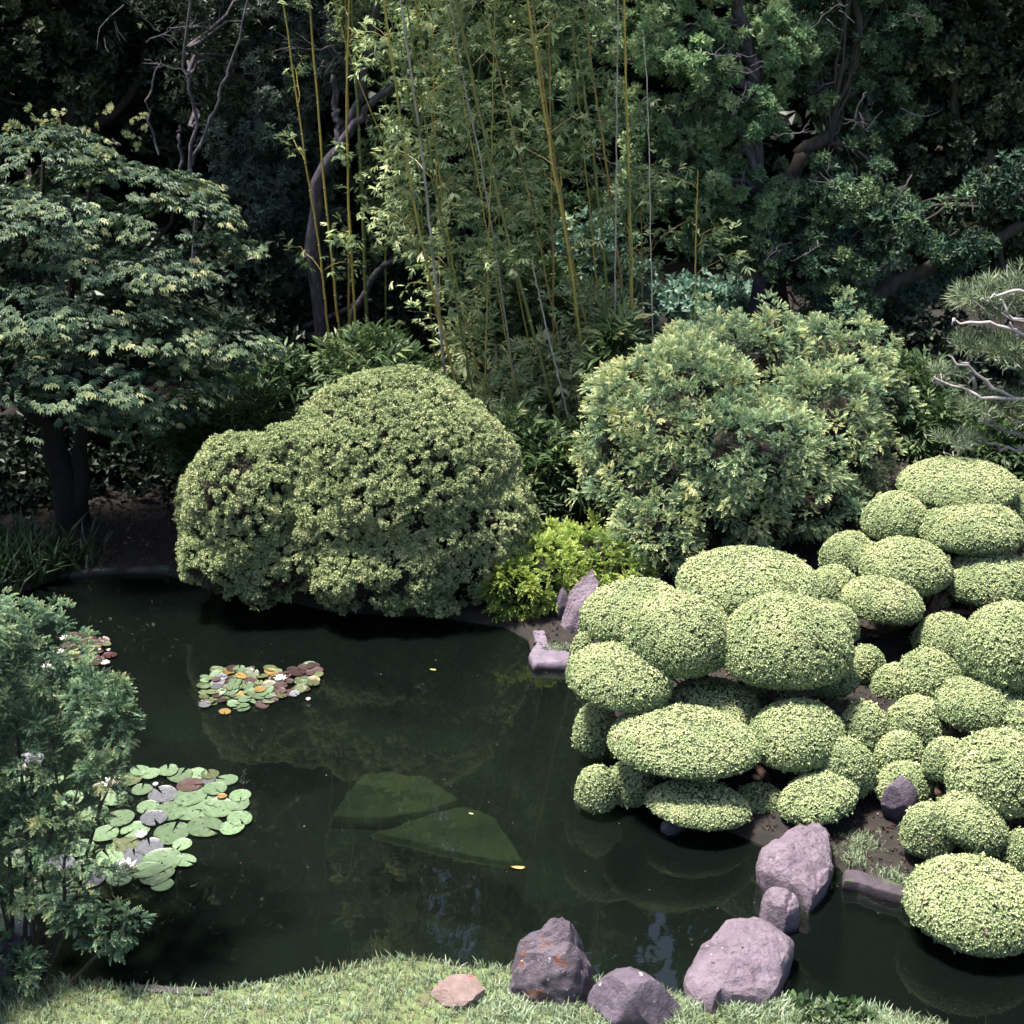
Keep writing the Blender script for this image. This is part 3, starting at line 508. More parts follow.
# ---------------------------------------------------------- japanese maple
ml = LB((40, 150, 70, 26, 12.7), (95, 190, 110, 36, 12.7), (20, 215, 110, 40, 12.6), (175, 215, 56, 26, 12.6), (215, 245, 42, 18, 12.6), (150, 265, 80, 28, 12.5), (40, 300, 110, 34, 12.3), (120, 320, 100, 34, 12.3), (205, 335, 62, 22, 12.4),
        (245, 352, 36, 12, 12.5), (70, 365, 110, 36, 12.1), (165, 385, 62, 22, 12.2), (30, 405, 90, 26, 12.0), (145, 412, 55, 18, 12.2), (-90, 220, 90, 70, 12.6), (-100, 340, 90, 70, 12.3), (60, 250, 70, 24, 12.8))
def maple(base, lobes):
    base = np.array(base); base[2] = gz(base[0], base[1])-.05
    t = thing('maple_tree', 'japanese maple with layered pale-tipped leaves over the dark left bank', 'tree', base); mb = MB(); s0 = 333
    for k, lb in enumerate(lobes):
        n = int(lb.rx*lb.ry*3.14*250); a = R.uniform(0, 6.28, n); r = np.sqrt(R.random(n)); wob = 1+.22*nz(np.c_[np.cos(a), np.sin(a), a*0+k], .7, 50+k, 2)
        x = r*np.cos(a)*lb.rx*wob*1.06; y = r*np.sin(a)*lb.rx*.9*wob; p0 = np.c_[x, y, 0*x]
        z = lb.rz*(1-1.25*r**2.4)*.7 + .05*nz(p0+lb.c, 1.6, 70+k, 3)+R.uniform(-.05, .02, n); p0[:, 2] = z; pts = lb.c+p0
        out_ = nrm(np.c_[x, y, 0*x]+1e-6); D = nrm(out_*(.35+.6*r[:, None])+rnd_dir(n)*.55*np.array([1, 1, .4])+np.array([0, 0, -.35])*r[:, None]**2)
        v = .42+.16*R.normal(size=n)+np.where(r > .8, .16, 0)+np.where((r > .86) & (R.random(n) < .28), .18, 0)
        kp = nz(pts, 1.2, 91, 3) > -.22; pts, D, v = pts[kp], D[kp], v[kp]; n = len(pts)
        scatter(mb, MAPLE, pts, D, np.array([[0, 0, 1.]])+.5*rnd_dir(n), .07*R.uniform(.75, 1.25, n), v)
    # a few upright new shoots
    n = 34; c = np.array([P(x, y, 12.4) for x, y in zip(R.uniform(-20, 160, n), R.uniform(112, 160, n))]); scatter(mb, MAPLE, c, nrm(rnd_dir(n)*.6+np.array([0, 0, .8])), rnd_dir(n), .06, .85+.1*R.normal(size=n))
    mb.build('crown', M['maple'], t); tb = MB(); fork = base+np.array([-.1, .0, 1.15])
    tube(tb, curve([base, base+np.array([-.05, .03, .5]), fork], 10, .01, 5), np.linspace(.15, .10, 10), 10, 5, .07)
    tube(tb, curve([base+np.array([.05, 0, 0]), base+np.array([.12, .0, .5]), base+np.array([.2, .1, 1.1]), P(140, 300, 12.5)], 12, .01, 6), np.linspace(.10, .03, 12), 8, 6, .07)
    for k, lb in enumerate(lobes):
        mid = fork*.45+lb.c*.55; mid[2] += .05; tube(tb, curve([fork-np.array([0, 0, .15]), mid, lb.c+np.array([0, 0, .3*lb.rz])], 10, .03, k), np.linspace(.05, .012, 10), 6, k, .1)
    tb.build('trunk', M['barkd'], t, True)
maple(P(75, 540, 12.7), ml)

# ---------------------------------------------------------- dwarf bamboo and undergrowth
def sasa(label, specs, basepx, Y, vb=.55, leaf=.125, sp=.07, mt='sasa', name='dwarf_bamboo', cat='plant', group='dwarf bamboo clumps', tm=None, **kw):
    return shrub(name, label, P(basepx[0], basepx[1], Y), LB(*specs), tm or BAMB, leaf, mt, sp, r0=.008, nb=7, trunkname='stem', cat=cat, group=group, core=0, depth=kw.pop('depth', (-.6, .12)), vbase=vb, vn=.16, vtip=.1, jit=.7, upb=.2, inside=.4, **kw)
sasa('dwarf bamboo clump peeping over the top of the domed shrub', [(368, 352, 48, 26, 13.6), (400, 372, 40, 24, 13.4), (345, 372, 30, 20, 13.3)], (370, 400), 13.5, .52)
sasa('glossy dwarf bamboo hanging between the domed shrub and the cedar', [(548, 475, 46, 46, 12.7), (520, 440, 36, 34, 13.0), (590, 435, 36, 32, 13.2), (530, 505, 30, 30, 12.4)], (550, 530), 12.9, .42)
sasa('dim dwarf bamboo clump below the right side of the maple', [(250, 415, 60, 40, 13.2), (200, 440, 50, 40, 13.0), (285, 380, 40, 30, 13.5)], (240, 480), 13.3, .3)
sasa('dwarf bamboo thicket below the grey pine at right', [(930, 430, 46, 34, 12.9), (985, 450, 46, 36, 12.7), (915, 385, 32, 28, 13.4), (1035, 450, 40, 40, 12.6)], (950, 480), 12.9, .42)
sasa('drooping pale bamboo tuft left of the cedar top', [(615, 345, 28, 28, 13.3), (612, 372, 26, 24, 13.2)], (618, 430), 13.4, .55, leaf=.15)
sasa('bamboo leaf clump at the foot of the tall centre canes', [(470, 400, 46, 40, 14.4), (500, 350, 50, 40, 14.8), (560, 360, 44, 40, 14.8), (540, 300, 60, 40, 15.2)], (500, 400), 14.6, .45)
sasa('low fresh bamboo shoots among the canes between dome and cedar', [(500, 395, 40, 30, 13.7), (545, 370, 46, 40, 13.9), (590, 385, 34, 34, 13.8), (470, 350, 34, 36, 14.1), (600, 320, 36, 34, 14.2)], (540, 430), 13.8, .78, leaf=.10, sp=.085, mt='bamb')
ug = 'pale broad-leaved undergrowth seen through the trees'
sasa('pale blue-green leafy patch behind the cedar top', [(735, 305, 52, 26, 16.2), (690, 300, 40, 30, 16.5), (700, 340, 40, 24, 16)], (730, 360), 16.3, .6, .11, .10, 'broad', 'leafy_undergrowth', group=ug, tm=BROAD)
sasa('pale blue-green leafy patch under the diagonal limb at right', [(890, 300, 44, 30, 16.6), (930, 275, 40, 26, 17), (870, 265, 40, 18, 17)], (900, 350), 16.8, .5, .11, .11, 'broad', 'leafy_undergrowth', group=ug, tm=BROAD)
sasa('blue-green leafy patch among the centre bamboo canes', [(590, 250, 44, 40, 15.8), (560, 310, 50, 34, 15.6), (625, 300, 40, 40, 16)], (590, 360), 15.8, .4, .10, .09, 'broad', 'leafy_undergrowth', group=ug, tm=BROAD)
dg = 'dark shade shrubs behind the bank'
sasa('dark shrub under the maple left of its trunk', [(-30, 470, 90, 60, 13.6), (20, 500, 60, 40, 13.3)], (-10, 520), 13.6, .3, .10, .09, 'dark', 'shade_shrub', 'shrub', dg, BROAD)
sasa('dark shrub under the maple right of its trunk', [(120, 480, 80, 60, 13.8), (190, 500, 60, 50, 13.6), (90, 440, 80, 50, 14.0)], (130, 530), 13.8, .3, .10, .09, 'dark', 'shade_shrub', 'shrub', dg, BROAD)
sasa('dark shrub behind the middle of the maple', [(60, 330, 120, 60, 14.6), (160, 300, 80, 60, 14.8), (230, 280, 60, 60, 14.9), (-40, 250, 80, 80, 14.8), (230, 350, 70, 50, 14.4)], (100, 400), 14.7, .3, .11, .10, 'dark', 'shade_shrub', 'shrub', dg, BROAD)
sasa('dark shrub in the hollow beneath the leaning lichened tree', [(330, 300, 80, 50, 16.5), (400, 330, 70, 50, 16.3), (280, 350, 70, 50, 15.5)], (340, 400), 16.2, .3, .10, .10, 'dark', 'shade_shrub', 'shrub', dg, BROAD)
sasa('dark shrub behind the right end of the cedar', [(930, 350, 60, 50, 15.0), (990, 380, 70, 50, 14.6), (850, 330, 60, 40, 15.4)], (930, 410), 15.0, .4, .10, .10, 'dark', 'shade_shrub', 'shrub', dg, BROAD)

# ---------------------------------------------------------- bamboo canes
def cane(label, px, Y, r=.02, mt='culm', leaves=10, vb=.6, group='tall bamboo canes', ext=True, low=.25):
    pts = [P(x, y, Y) for x, y in px]; b0 = pts[0].copy()
    gzv = gz(b0[0], b0[1]);
    d = pts[0]-pts[1]; k = (pts[0][2]-gzv)/max(-d[2], .2) if pts[0][2] > gzv else 0; k = min(k, 2.5); base = pts[0]+d*k; base[2] = gzv-.03
    if ext: e = pts[-1]-pts[-2]; e = e/max(np.linalg.norm(e), .1); pts.append(pts[-1]+e*1.6+np.array([0, 0, .2])); pts.append(pts[-1]+e*1.0+np.array([R.uniform(-.3, .3), -.3, -.05]))
    t = thing('bamboo_cane', label, 'bamboo cane', base, group)
    r *= .72; c = curve([base]+pts, 46, .003, int(R.integers(999))); mb = MB(); rr = np.linspace(r, r*.45, len(c)); tube(mb, c, rr, 8, 1, .02)
    s = np.r_[0, np.cumsum(np.linalg.norm(np.diff(c, axis=0), axis=1))]
    nd = np.arange(.15, s[-1], .27); nodes = np.stack([np.interp(nd, s, c[:, i]) for i in range(3)], -1); tg = nrm(np.stack([np.interp(nd+.02, s, c[:, i]) for i in range(3)], -1)-nodes+1e-6)
    for q, g in zip(nodes, tg):
        f = np.interp(q[2], [c[0][2], c[-1][2]], [1, .5]); tube(mb, [q-g*.008, q, q+g*.008], [r*f*.95, r*f*1.28, r*f*.95], 8, 1, 0, 1)
    mb.build('culm', [M[mt], M['node']], t, True)
    if leaves:
        lm = MB(); bm = MB(); n = int(leaves*1.7); hi_ = nodes[int(len(nodes)*low):]
        P_, D_, V_ = [], [], []
        for i in range(n):
            q = hi_[R.integers(len(hi_))]; a = R.uniform(0, 6.28); L_ = R.uniform(.25, .8); e = q+np.array([math.cos(a)*L_*.8, (.35+.5*math.sin(a))*L_, L_*R.uniform(.1, .7)])
            br = curve([q, q*.5+e*.5+np.array([0, 0, .07]), e], 7, .01, i); tube(bm, br, np.linspace(.003, .0014, 7), 4, 1, 0)
            for w in range(17):
                f = R.uniform(.3, 1.05); P_.append(q+(e-q)*f+R.normal(size=3)*.06); D_.append(nrm(nrm(e-q)*.5+rnd_dir(1)[0]*.7+np.array([0, 0, -.25]))); V_.append(vb+.18*R.normal())
        scatter(lm, BAMB, np.array(P_), np.array(D_), np.array([[0, 0, 1.]])+.4*rnd_dir(len(P_)), .078*R.uniform(.7, 1.25, len(P_)), np.array(V_))
        lm.V += bm.V; lm.Q += [q+lm.n for q in bm.Q]; lm.v += bm.v; lm.m += [x_*0+1 for x_ in bm.m]; lm.build('foliage', [M['bamb'], M[mt]], t)
    return t
g1 = 'bamboo canes left of the leaning tree'
cane('leftmost yellow cane in the dark left bamboo group', [(329, 336), (318, 240), (306, 164)], 14.6, .018, 'culm', 3, .4, g1)
cane('long yellow cane crossing behind the leaning lichened trunk', [(339, 326), (325, 190), (311, 20)], 14.7, .02, 'culm', 4, .5, g1)
cane('yellow cane just right of the leaning lichened trunk', [(349, 314), (348, 150), (346, 20)], 14.9, .019, 'culm', 4, .5, g1)
cane('bright yellow cane, middle of the left bamboo group', [(355, 320), (347, 150), (349, 0)], 14.5, .019, 'culm', 4, .5, g1)
cane('thick green-yellow cane at the right of the left group', [(367, 322), (359, 130), (352, 10)], 14.8, .028, 'culmg', 4, .5, g1)
cane('short green cane standing alone in the dark gap', [(386, 330), (385, 235), (386, 160)], 15.0, .016, 'culmg', 0, .5, g1)
g2 = 'bamboo canes in the sunlit centre thicket'
cane('yellow-green cane rising just right of the dome top, leaning left', [(458, 396), (417, 218), (392, 60)], 13.4, .022, 'culm', 14, .72, g2)
cane('pale dead cane leaning left from the dome to the frame top', [(446, 385), (431, 234), (419, 130), (401, 0)], 13.5, .022, 'culmd', 4, .7, g2, low=.6)
cane('thin yellow cane behind the leaning dead cane', [(480, 382), (456, 280), (440, 180)], 13.8, .017, 'culm', 16, .65, g2)
cane('thin green cane close beside the leaning yellow-green cane', [(470, 380), (448, 254), (425, 120)], 13.6, .017, 'culmg', 14, .74, g2)
cane('thick yellow-green cane crossing the centre from lower right to upper left', [(552, 400), (515, 265), (487, 148), (456, 0)], 13.3, .026, 'culmg', 14, .68, g2)
cane('slim purplish dead cane ending below the centre', [(564, 400), (547, 330), (532, 262)], 13.2, .017, 'culmd', 0, .5, g2, ext=False)
cane('tall yellow cane rising left of the cedar to the frame top', [(588, 400), (569, 254), (550, 148), (528, 0)], 13.5, .023, 'culm', 12, .68, g2)
cane('dark green cane in the shade of the centre thicket', [(581, 352), (562, 195), (546, 40)], 14.0, .021, 'culmg', 20, .5, g2)
cane('orange-brown cane leaning left beside the tall yellow cane', [(591, 345), (573, 265), (553, 150), (540, 60)], 13.8, .016, 'culmo', 8, .5, g2)
cane('olive cane arching left above the cedar', [(610, 320), (598, 195), (582, 78), (569, 0)], 13.8, .024, 'culmg', 10, .62, g2)
cane('orange cane in the upright pair above the hanging tuft', [(625, 310), (606, 164), (592, 70)], 13.9, .018, 'culmo', 10, .5, g2)
cane('straight bright yellow cane right of the orange pair', [(631, 318), (628, 170), (624, 0)], 13.8, .018, 'culm', 10, .55, g2)
cane('short thin cane hidden low behind the cedar', [(643, 345), (641, 200)], 14.0, .013, 'culmo', 3, .5, g2, ext=False)
cane('lone thin yellow cane far right before the dark evergreens', [(695, 345), (696, 240), (698, 170)], 13.6, .015, 'culm', 4, .6, g2, ext=False)
cane('thin green cane in the middle between two leaning canes', [(509, 352), (499, 234), (512, 80), (518, 0)], 14.2, .015, 'culmg', 12, .65, g2)
cane('leafy slender cane at the top left of the centre thicket', [(436, 370), (420, 180), (430, 40), (440, 0)], 14.3, .016, 'culmg', 24, .74, g2)
cane('leafy slender cane filling the top middle of the thicket', [(500, 370), (475, 180), (482, 40), (490, 0)], 14.5, .016, 'culmg', 22, .66, g2)
cane('leafy slender cane behind the tall yellow cane', [(545, 370), (530, 180), (500, 40), (480, -20)], 14.6, .016, 'culmg', 22, .6, g2)
cane('grey dead cane standing upright before the right evergreen', [(652, 300), (648, 110), (643, 30)], 13.4, .009, 'culmd', 0, .5, g2, ext=False)

for i in range(13):
    x0 = 442+i*15.5+R.uniform(-7, 7); le = R.uniform(-15, 115)*(1.1-(x0-440)/300); y0 = R.uniform(330, 400)
    cane('one of many thin yellow-green canes in the sunlit centre thicket', [(x0, y0), (x0-le*.45, 200), (x0-le*.85, 80), (x0-le*1.1, -10)], R.uniform(13.3, 14.2), R.uniform(.008, .013), ['culm', 'culmg', 'culm', 'culmo', 'culmd'][int(R.integers(5))], 5, .6, g2+', thin')
# ---------------------------------------------------------- background trees
def tree(label, crown, trunks, tm, leaf, mt, sp, bark='bark', name='evergreen_tree', group='trees behind the pond', vb=.45, cavity=.35, keep=1., upb=.4, vtip=.25, depth=(-.7, .08), nb=3, clump=(.15, 9), twigs=0):
    """trunks: list of (px path, Y, r0, r1); the first one gives the base"""
    path, Y, r0, r1 = trunks[0]; b0 = P(path[0][0], path[0][1], Y); base = np.array([b0[0], b0[1], 0.]) ; base[2] = gz(base[0], base[1])-.05
    t = thing(name, label, 'tree', base, group); lobes = LB(*crown)
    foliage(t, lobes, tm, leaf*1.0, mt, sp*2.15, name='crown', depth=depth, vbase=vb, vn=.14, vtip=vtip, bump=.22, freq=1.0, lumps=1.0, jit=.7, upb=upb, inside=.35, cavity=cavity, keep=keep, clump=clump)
    mb = MB()
    for k, (path, Y, r0, r1) in enumerate(trunks):
        pts = [P(x, y, Y) for x, y in path]
        if k == 0: pts = [base]+pts
        c = curve(pts, 18, .015, k+3); tube(mb, c, np.linspace(r0, r1, 18), 8, k, .09)
    top = c[-1]; src = curve([base]+[P(x, y, trunks[0][1]) for x, y in trunks[0][0]], 12)
    for k, lb in enumerate(lobes):
        s = src[np.argmin(np.linalg.norm(src-lb.c, axis=1))]
        for j in range(nb):
            q = lb.c+R.uniform(-.75, .75, 3)*lb.rad; tube(mb, curve([s, (s+q)/2+np.array([0, 0, .1]), q], 8, .03, k*7+j), np.linspace(max(.02, r1*.7), .006, 8), 5, j, .1)
    mb.build('trunk', M[bark], t, True)
    if twigs:
        tb = MB()
        for i in range(twigs):
            lb = lobes[int(R.integers(min(len(lobes), 8)))]; a_ = lb.c+R.uniform(-.8, .8, 3)*lb.rad+np.array([0, -.25, 0]); d_ = nrm(np.array([R.normal(), -.25+.3*R.normal(), .35+.6*R.normal()])); L_ = R.uniform(.2, .6); e_ = a_+d_*L_
            tube(tb, curve([a_, (a_+e_)/2+R.normal(size=3)*.04, e_], 8, .01, i), np.linspace(.009, .003, 8), 5, i, .1)
            for q_ in range(3): f_ = a_+(e_-a_)*R.uniform(.3, .8); g_ = f_+nrm(d_+rnd_dir(1)[0]*.9)*L_*.4; tube(tb, curve([f_, (f_+g_)/2+R.normal(size=3)*.015, g_], 5, .005, i), np.linspace(.005, .002, 5), 4, i, .1)
        tb.build('bare_twigs', M['lichen'], t, True)
    return t
# left side: dark trees
tree('very dark evergreen filling the top left corner', [(60, 40, 110, 80, 17), (170, 50, 90, 80, 17.5), (40, -60, 140, 90, 17), (190, -80, 110, 90, 17.5), (80, -200, 160, 110, 17.5), (-80, 120, 80, 80, 16.5), (-60, 10, 90, 100, 16.5)],
     [([(60, 300), (70, 150), (90, 0), (90, -150)], 17, .16, .08), ([(70, 150), (140, 80), (139, 10)], 17, .06, .04)], BROAD, .10, 'dark', .115, vb=.45)
tree('slim pale-stemmed tree rising behind the maple', [(200, 60, 60, 60, 15.4), (235, 110, 50, 50, 15.6), (180, -40, 80, 60, 15.4), (250, 40, 50, 60, 15.8)],
     [([(191, 190), (195, 117), (187, 70), (191, -10)], 14.6, .022, .012), ([(192, 165), (211, 117), (224, 80), (238, 40), (250, -5)], 14.6, .018, .008), ([(183, 190), (180, 125)], 14.7, .02, .014), ([(158, 155), (148, 115), (151, 92), (160, 60)], 14.3, .012, .007)],
     ROSETTE, .07, 'dark', .13, 'lichen', name='slim_tree', vb=.5, cavity=.7, twigs=20)
tree('grey-green evergreen between the maple and the left bamboo', [(265, 120, 56, 56, 15.6), (290, 60, 54, 60, 15.8), (250, 200, 46, 50, 15.6), (300, 190, 40, 50, 15.8), (290, -30, 90, 60, 16), (285, 260, 40, 40, 15.8), (240, 20, 50, 50, 16), (300, -150, 110, 90, 16.3)],
     [([(268, 330), (272, 200), (280, 60), (290, -60)], 16, .10, .05)], ROSETTE, .075, 'blue', .085, vb=.45, cavity=.45)
tree('leaning lichen-covered tree with a forked grey trunk', [(385, -40, 60, 45, 15.2), (350, 30, 34, 36, 15.3), (330, 60, 26, 30, 15.4), (320, -80, 90, 50, 15.4)],
     [([(318, 290), (312, 199), (330, 160), (340, 144), (352, 120), (367, 78), (379, 0), (384, -60)], 14.9, .075, .028), ([(340, 144), (336, 112), (334, 75)], 14.9, .05, .025), ([(341, 144), (362, 115), (385, 90), (420, 70), (470, 40)], 14.8, .045, .015), ([(345, 330), (375, 275), (395, 262), (420, 258)], 15.0, .04, .015), ([(334, 338), (300, 330), (372, 300)], 15.2, .05, .02)],
     ROSETTE, .07, 'blue', .12, 'lichen', name='leaning_tree', vb=.5, cavity=.7, twigs=24)
tree('low added evergreen, unseen beyond the left frame edge, shading the bank', [(-250, 330, 170, 100, 12.2), (-300, 400, 160, 100, 11.6)], [([(-280, 500), (-280, 400), (-270, 300)], 12.0, .15, .08)], BROAD, .10, 'dark', .1, group='trees behind the pond')  # unseen tree added to cast shade over the left bank
# centre backdrop
tree('mid-green evergreen glimpsed behind the centre bamboo', [(450, 60, 90, 80, 17.5), (520, 180, 70, 70, 17.3), (420, 200, 60, 70, 17.3), (560, 60, 80, 80, 17.6), (470, 290, 80, 50, 17), (500, -60, 110, 60, 17.8)],
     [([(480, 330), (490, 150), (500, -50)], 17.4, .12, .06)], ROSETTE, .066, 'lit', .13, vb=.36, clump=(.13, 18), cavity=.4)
tree('sunlit tufted evergreen with grey branches above the hanging bamboo', [(640, 40, 44, 34, 14.9), (690, 60, 52, 36, 15), (735, 120, 50, 40, 15), (660, 130, 40, 36, 15.1), (690, 175, 60, 34, 15.2), (745, 190, 50, 34, 15.1), (640, 190, 34, 34, 15.3), (770, 50, 44, 44, 15.4), (670, -30, 90, 36, 15.3), (720, 240, 50, 28, 15.5)],
     [([(760, 290), (753, 82), (749, 59), (741, 0), (738, -60)], 15.3, .09, .05), ([(753, 90), (728, 75), (716, 52), (680, 62), (624, 60)], 15.1, .05, .015), ([(756, 170), (735, 120), (722, 95), (706, 62)], 15.0, .04, .02), ([(757, 185), (700, 172), (650, 178)], 15.0, .03, .012)],
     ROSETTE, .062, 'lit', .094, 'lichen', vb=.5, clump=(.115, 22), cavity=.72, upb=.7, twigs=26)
tree('dark evergreen with a fork of thick stems right of centre', [(800, 200, 60, 40, 15.3), (860, 190, 50, 40, 15.3), (780, 250, 56, 30, 15.2), (840, 250, 50, 28, 15.2), (820, 70, 54, 50, 16), (870, 110, 50, 50, 16), (800, 10, 60, 50, 16.2), (880, 20, 60, 60, 16.2), (830, 300, 50, 20, 15.0), (830, -80, 110, 70, 16.2)],
     [([(778, 330), (776, 226), (800, 165), (807, 150), (831, 137)], 15.6, .11, .07), ([(831, 140), (843, 94), (858, 39), (850, -40)], 15.8, .06, .03), ([(770, 330), (770, 230)], 15.5, .06, .05), ([(836, 150), (832, 112), (845, 60)], 15.7, .07, .03)],
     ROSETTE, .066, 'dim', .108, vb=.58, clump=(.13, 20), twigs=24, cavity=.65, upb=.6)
tree('nearly black evergreen with a long diagonal limb in the top right', [(950, 60, 90, 80, 16.5), (1020, 120, 80, 80, 16.3), (930, 180, 60, 50, 16), (990, 220, 60, 40, 15.8), (1060, 0, 90, 100, 16.5), (960, -80, 130, 80, 16.5), (1080, 200, 70, 80, 16), (940, 240, 40, 20, 15.6)],
     [([(1060, 330), (1050, 200), (1040, 50), (1030, -60)], 16.2, .2, .12), ([(1040, 215), (1014, 230), (929, 266), (890, 285), (858, 320)], 15.2, .05, .09), ([(1000, 235), (960, 140), (955, 30)], 16, .06, .03)],
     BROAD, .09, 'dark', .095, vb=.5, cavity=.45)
tree('grey-twigged evergreen touching the right frame edge', [(1000, 190, 40, 30, 15), (900, 225, 40, 22, 15.1), (960, 250, 36, 18, 15)], [([(1010, 330), (1000, 250), (990, 150)], 15.4, .05, .03)], ROSETTE, .08, 'dim', .10, vb=.4, cavity=.6)

# pine at the right edge
def pine():
    b = P(1060, 500, 11.9); b[2] = gz(b[0], b[1])-.05
    t = thing('pine_tree', 'small garden pine with bare grey twigs at the right edge', 'tree', b)
    specs = [(990, 300, 40, 24, 12.0), (1030, 290, 44, 28, 12.1), (975, 345, 34, 16, 11.9), (1015, 350, 40, 20, 11.8), (945, 372, 22, 12, 11.8), (985, 405, 36, 16, 11.7), (1030, 410, 34, 22, 11.7), (960, 440, 30, 12, 11.6), (1060, 350, 40, 60, 12)]
    lobes = LB(*specs); foliage(t, lobes, NEEDLE, .11, 'pine', .07, name='needles', depth=(-.7, .1), vbase=.5, vn=.16, vtip=.2, jit=.6, upb=.9, inside=.3, cavity=.5)
    mb = MB(); trunk = curve([b, P(1065, 420, 12), P(1050, 340, 12.1), P(1045, 280, 12.1)], 12, .02, 4); tube(mb, trunk, np.linspace(.07, .03, 12), 8, 4, .08); tb = MB()
    for k, pth in enumerate([[(1050, 400), (1000, 398), (965, 390), (935, 378)], [(1050, 410), (1005, 395), (975, 372), (948, 355)], [(1050, 345), (1010, 330), (985, 322), (958, 325), (955, 318)], [(1050, 330), (1010, 315), (1000, 300)], [(1060, 430), (1010, 450), (985, 440), (960, 425)], [(1050, 345), (1020, 335), (1010, 322)], [(1000, 398), (985, 405), (968, 392)], [(1050, 300), (1010, 290), (980, 300)], [(1040, 440), (1000, 430), (975, 415)], [(975, 392), (972, 375), (960, 360)], [(1000, 396), (1010, 410), (1022, 425)]]):
        tube(tb, curve([P(x, y, 11.65+.02*k) for x, y in pth], 12, .018, k), np.linspace(.022, .007, 12), 6, k, .12)
    for lb in lobes:
        for j in range(7):
            q = lb.c+R.uniform(-.9, .9, 3)*lb.rad; s = lb.c+R.uniform(-.5, .5, 3)*lb.rad-np.array([0, 0, lb.rz*.6]); tube(tb, curve([s, (s+q)/2-np.array([0, 0, .03]), q], 7, .02, j), np.linspace(.009, .003, 7), 5, j, .1)
    mb.build('trunk', M['bark'], t, True); tb.build('bare_twigs', M['pale'], t, True)
pine()

# far wood closing the view (reads as one mass)
mb = MB(); n = 110000
X_ = R.uniform(-15, 15, n); Z_ = (12.2-4.8*np.exp(-((X_+1.1)/.5)**2)-2.9*np.exp(-((X_-2.6)/.22)**2)+3.5*(X_ < -2.6)+3.5*(X_ > 4.2)+1.0*np.sin(X_*1.3)+.9*np.sin(X_*3.1))*R.random(n)**.9; Y_ = 20+R.uniform(0, 3.5, n)+1.2*np.sin(X_*.9)+.6*np.sin(X_*2.3+Z_)
pts = np.c_[X_, Y_, Z_+.3]; kp = nz(pts, .28, 77, 3) > -.8; pts = pts[kp]; n = len(pts)
scatter(mb, BROAD, pts, nrm(rnd_dir(n)+np.array([0, -.5, .3])), rnd_dir(n)+np.array([0, -.3, 1]),   .21*R.uniform(.7, 1.3, n), .35+.2*R.normal(size=n))
tag(mb.build('far_woodland', M['dark']), kind='stuff')

# ---------------------------------------------------------- lilies
def lily_mat(name, a, b_, c_):
    m = noise_mat(name, [(.3, a), (.55, b_), (.8, c_)], 2.2, 6, rough=.3, bump=.25, bscale=9, spec=.6, extra=[(tuple(.55*q for q in a[:2])+(a[2]*.35,), 3.1, .58, .05), ((.09, .06, .03), 6.5, .68, .03)])
    N, L = m.node_tree.nodes, m.node_tree.links; b = N['Principled BSDF']; src = b.inputs['Base Color'].links[0].from_socket
    oi = N.new('ShaderNodeObjectInfo'); mr = N.new('ShaderNodeMapRange'); mr.inputs[3].default_value = .55; mr.inputs[4].default_value = 1.1; L.new(oi.outputs['Random'], mr.inputs[0])
    h = N.new('ShaderNodeHueSaturation'); L.new(src, h.inputs['Color']); L.new(mr.outputs[0], h.inputs['Value']); L.new(h.outputs[0], b.inputs['Base Color']); return m
LM = {'green': lily_mat('lily_green', (.075, .12, .065), (.125, .18, .105), (.18, .235, .16)), 'olive': lily_mat('lily_olive', (.05, .065, .03), (.10, .115, .06), (.12, .07, .05)),
      'red': lily_mat('lily_red', (.03, .018, .018), (.055, .033, .033), (.09, .06, .055)), 'gold': lily_mat('lily_gold', (.16, .08, .03), (.21, .14, .05), (.14, .11, .05)), 'mauve': lily_mat('lily_sheen', (.07, .075, .08), (.12, .12, .145), (.17, .18, .205)),  # mauve pads: bluish-grey sheen put into the pad colour
      'deep': lily_mat('lily_deep', (.03, .012, .014), (.07, .025, .028), (.1, .06, .03))}
LMESH = {}
def lily_mesh(col, k):
    if (col, k) in LMESH: return LMESH[(col, k)]
    r = random.Random(k*7+3); n = 22; gap = .22+.1*(k % 2); V = [(0, 0, .004)]
    for ring, rr in enumerate((.55, .9, 1.0)):
        for i in range(n): a = gap/2+(2*math.pi-gap)*i/(n-1); q = rr*(1+.025*math.sin(3*a+k)); V.append((q*math.cos(a), q*math.sin(a), .006*ring+(.03 if ring == 2 else .0)*(math.sin(2*a+k)*.5+.5)+.012*math.sin(5*a+k*2)*rr))
    Q = [(0, 1+i, 2+i, 2+i) for i in range(n-1)]; 
    F_ = [(0, 1+i, 2+i) for i in range(n-1)]+[(1+i+n*q, 1+i+n*(q+1), 2+i+n*(q+1), 2+i+n*q) for q in (0, 1) for i in range(n-1)]
    me = bpy.data.meshes.new('lily_pad'); me.from_pydata(V, [], F_); me.materials.append(LM[col])
    for p_ in me.polygons: p_.use_smooth = True
    LMESH[(col, k)] = me; return me
PADN = {'green': 'green', 'olive': 'olive', 'red': 'dark red', 'gold': 'yellowing orange', 'mauve': 'sheen-tinted grey', 'deep': 'deep maroon'}
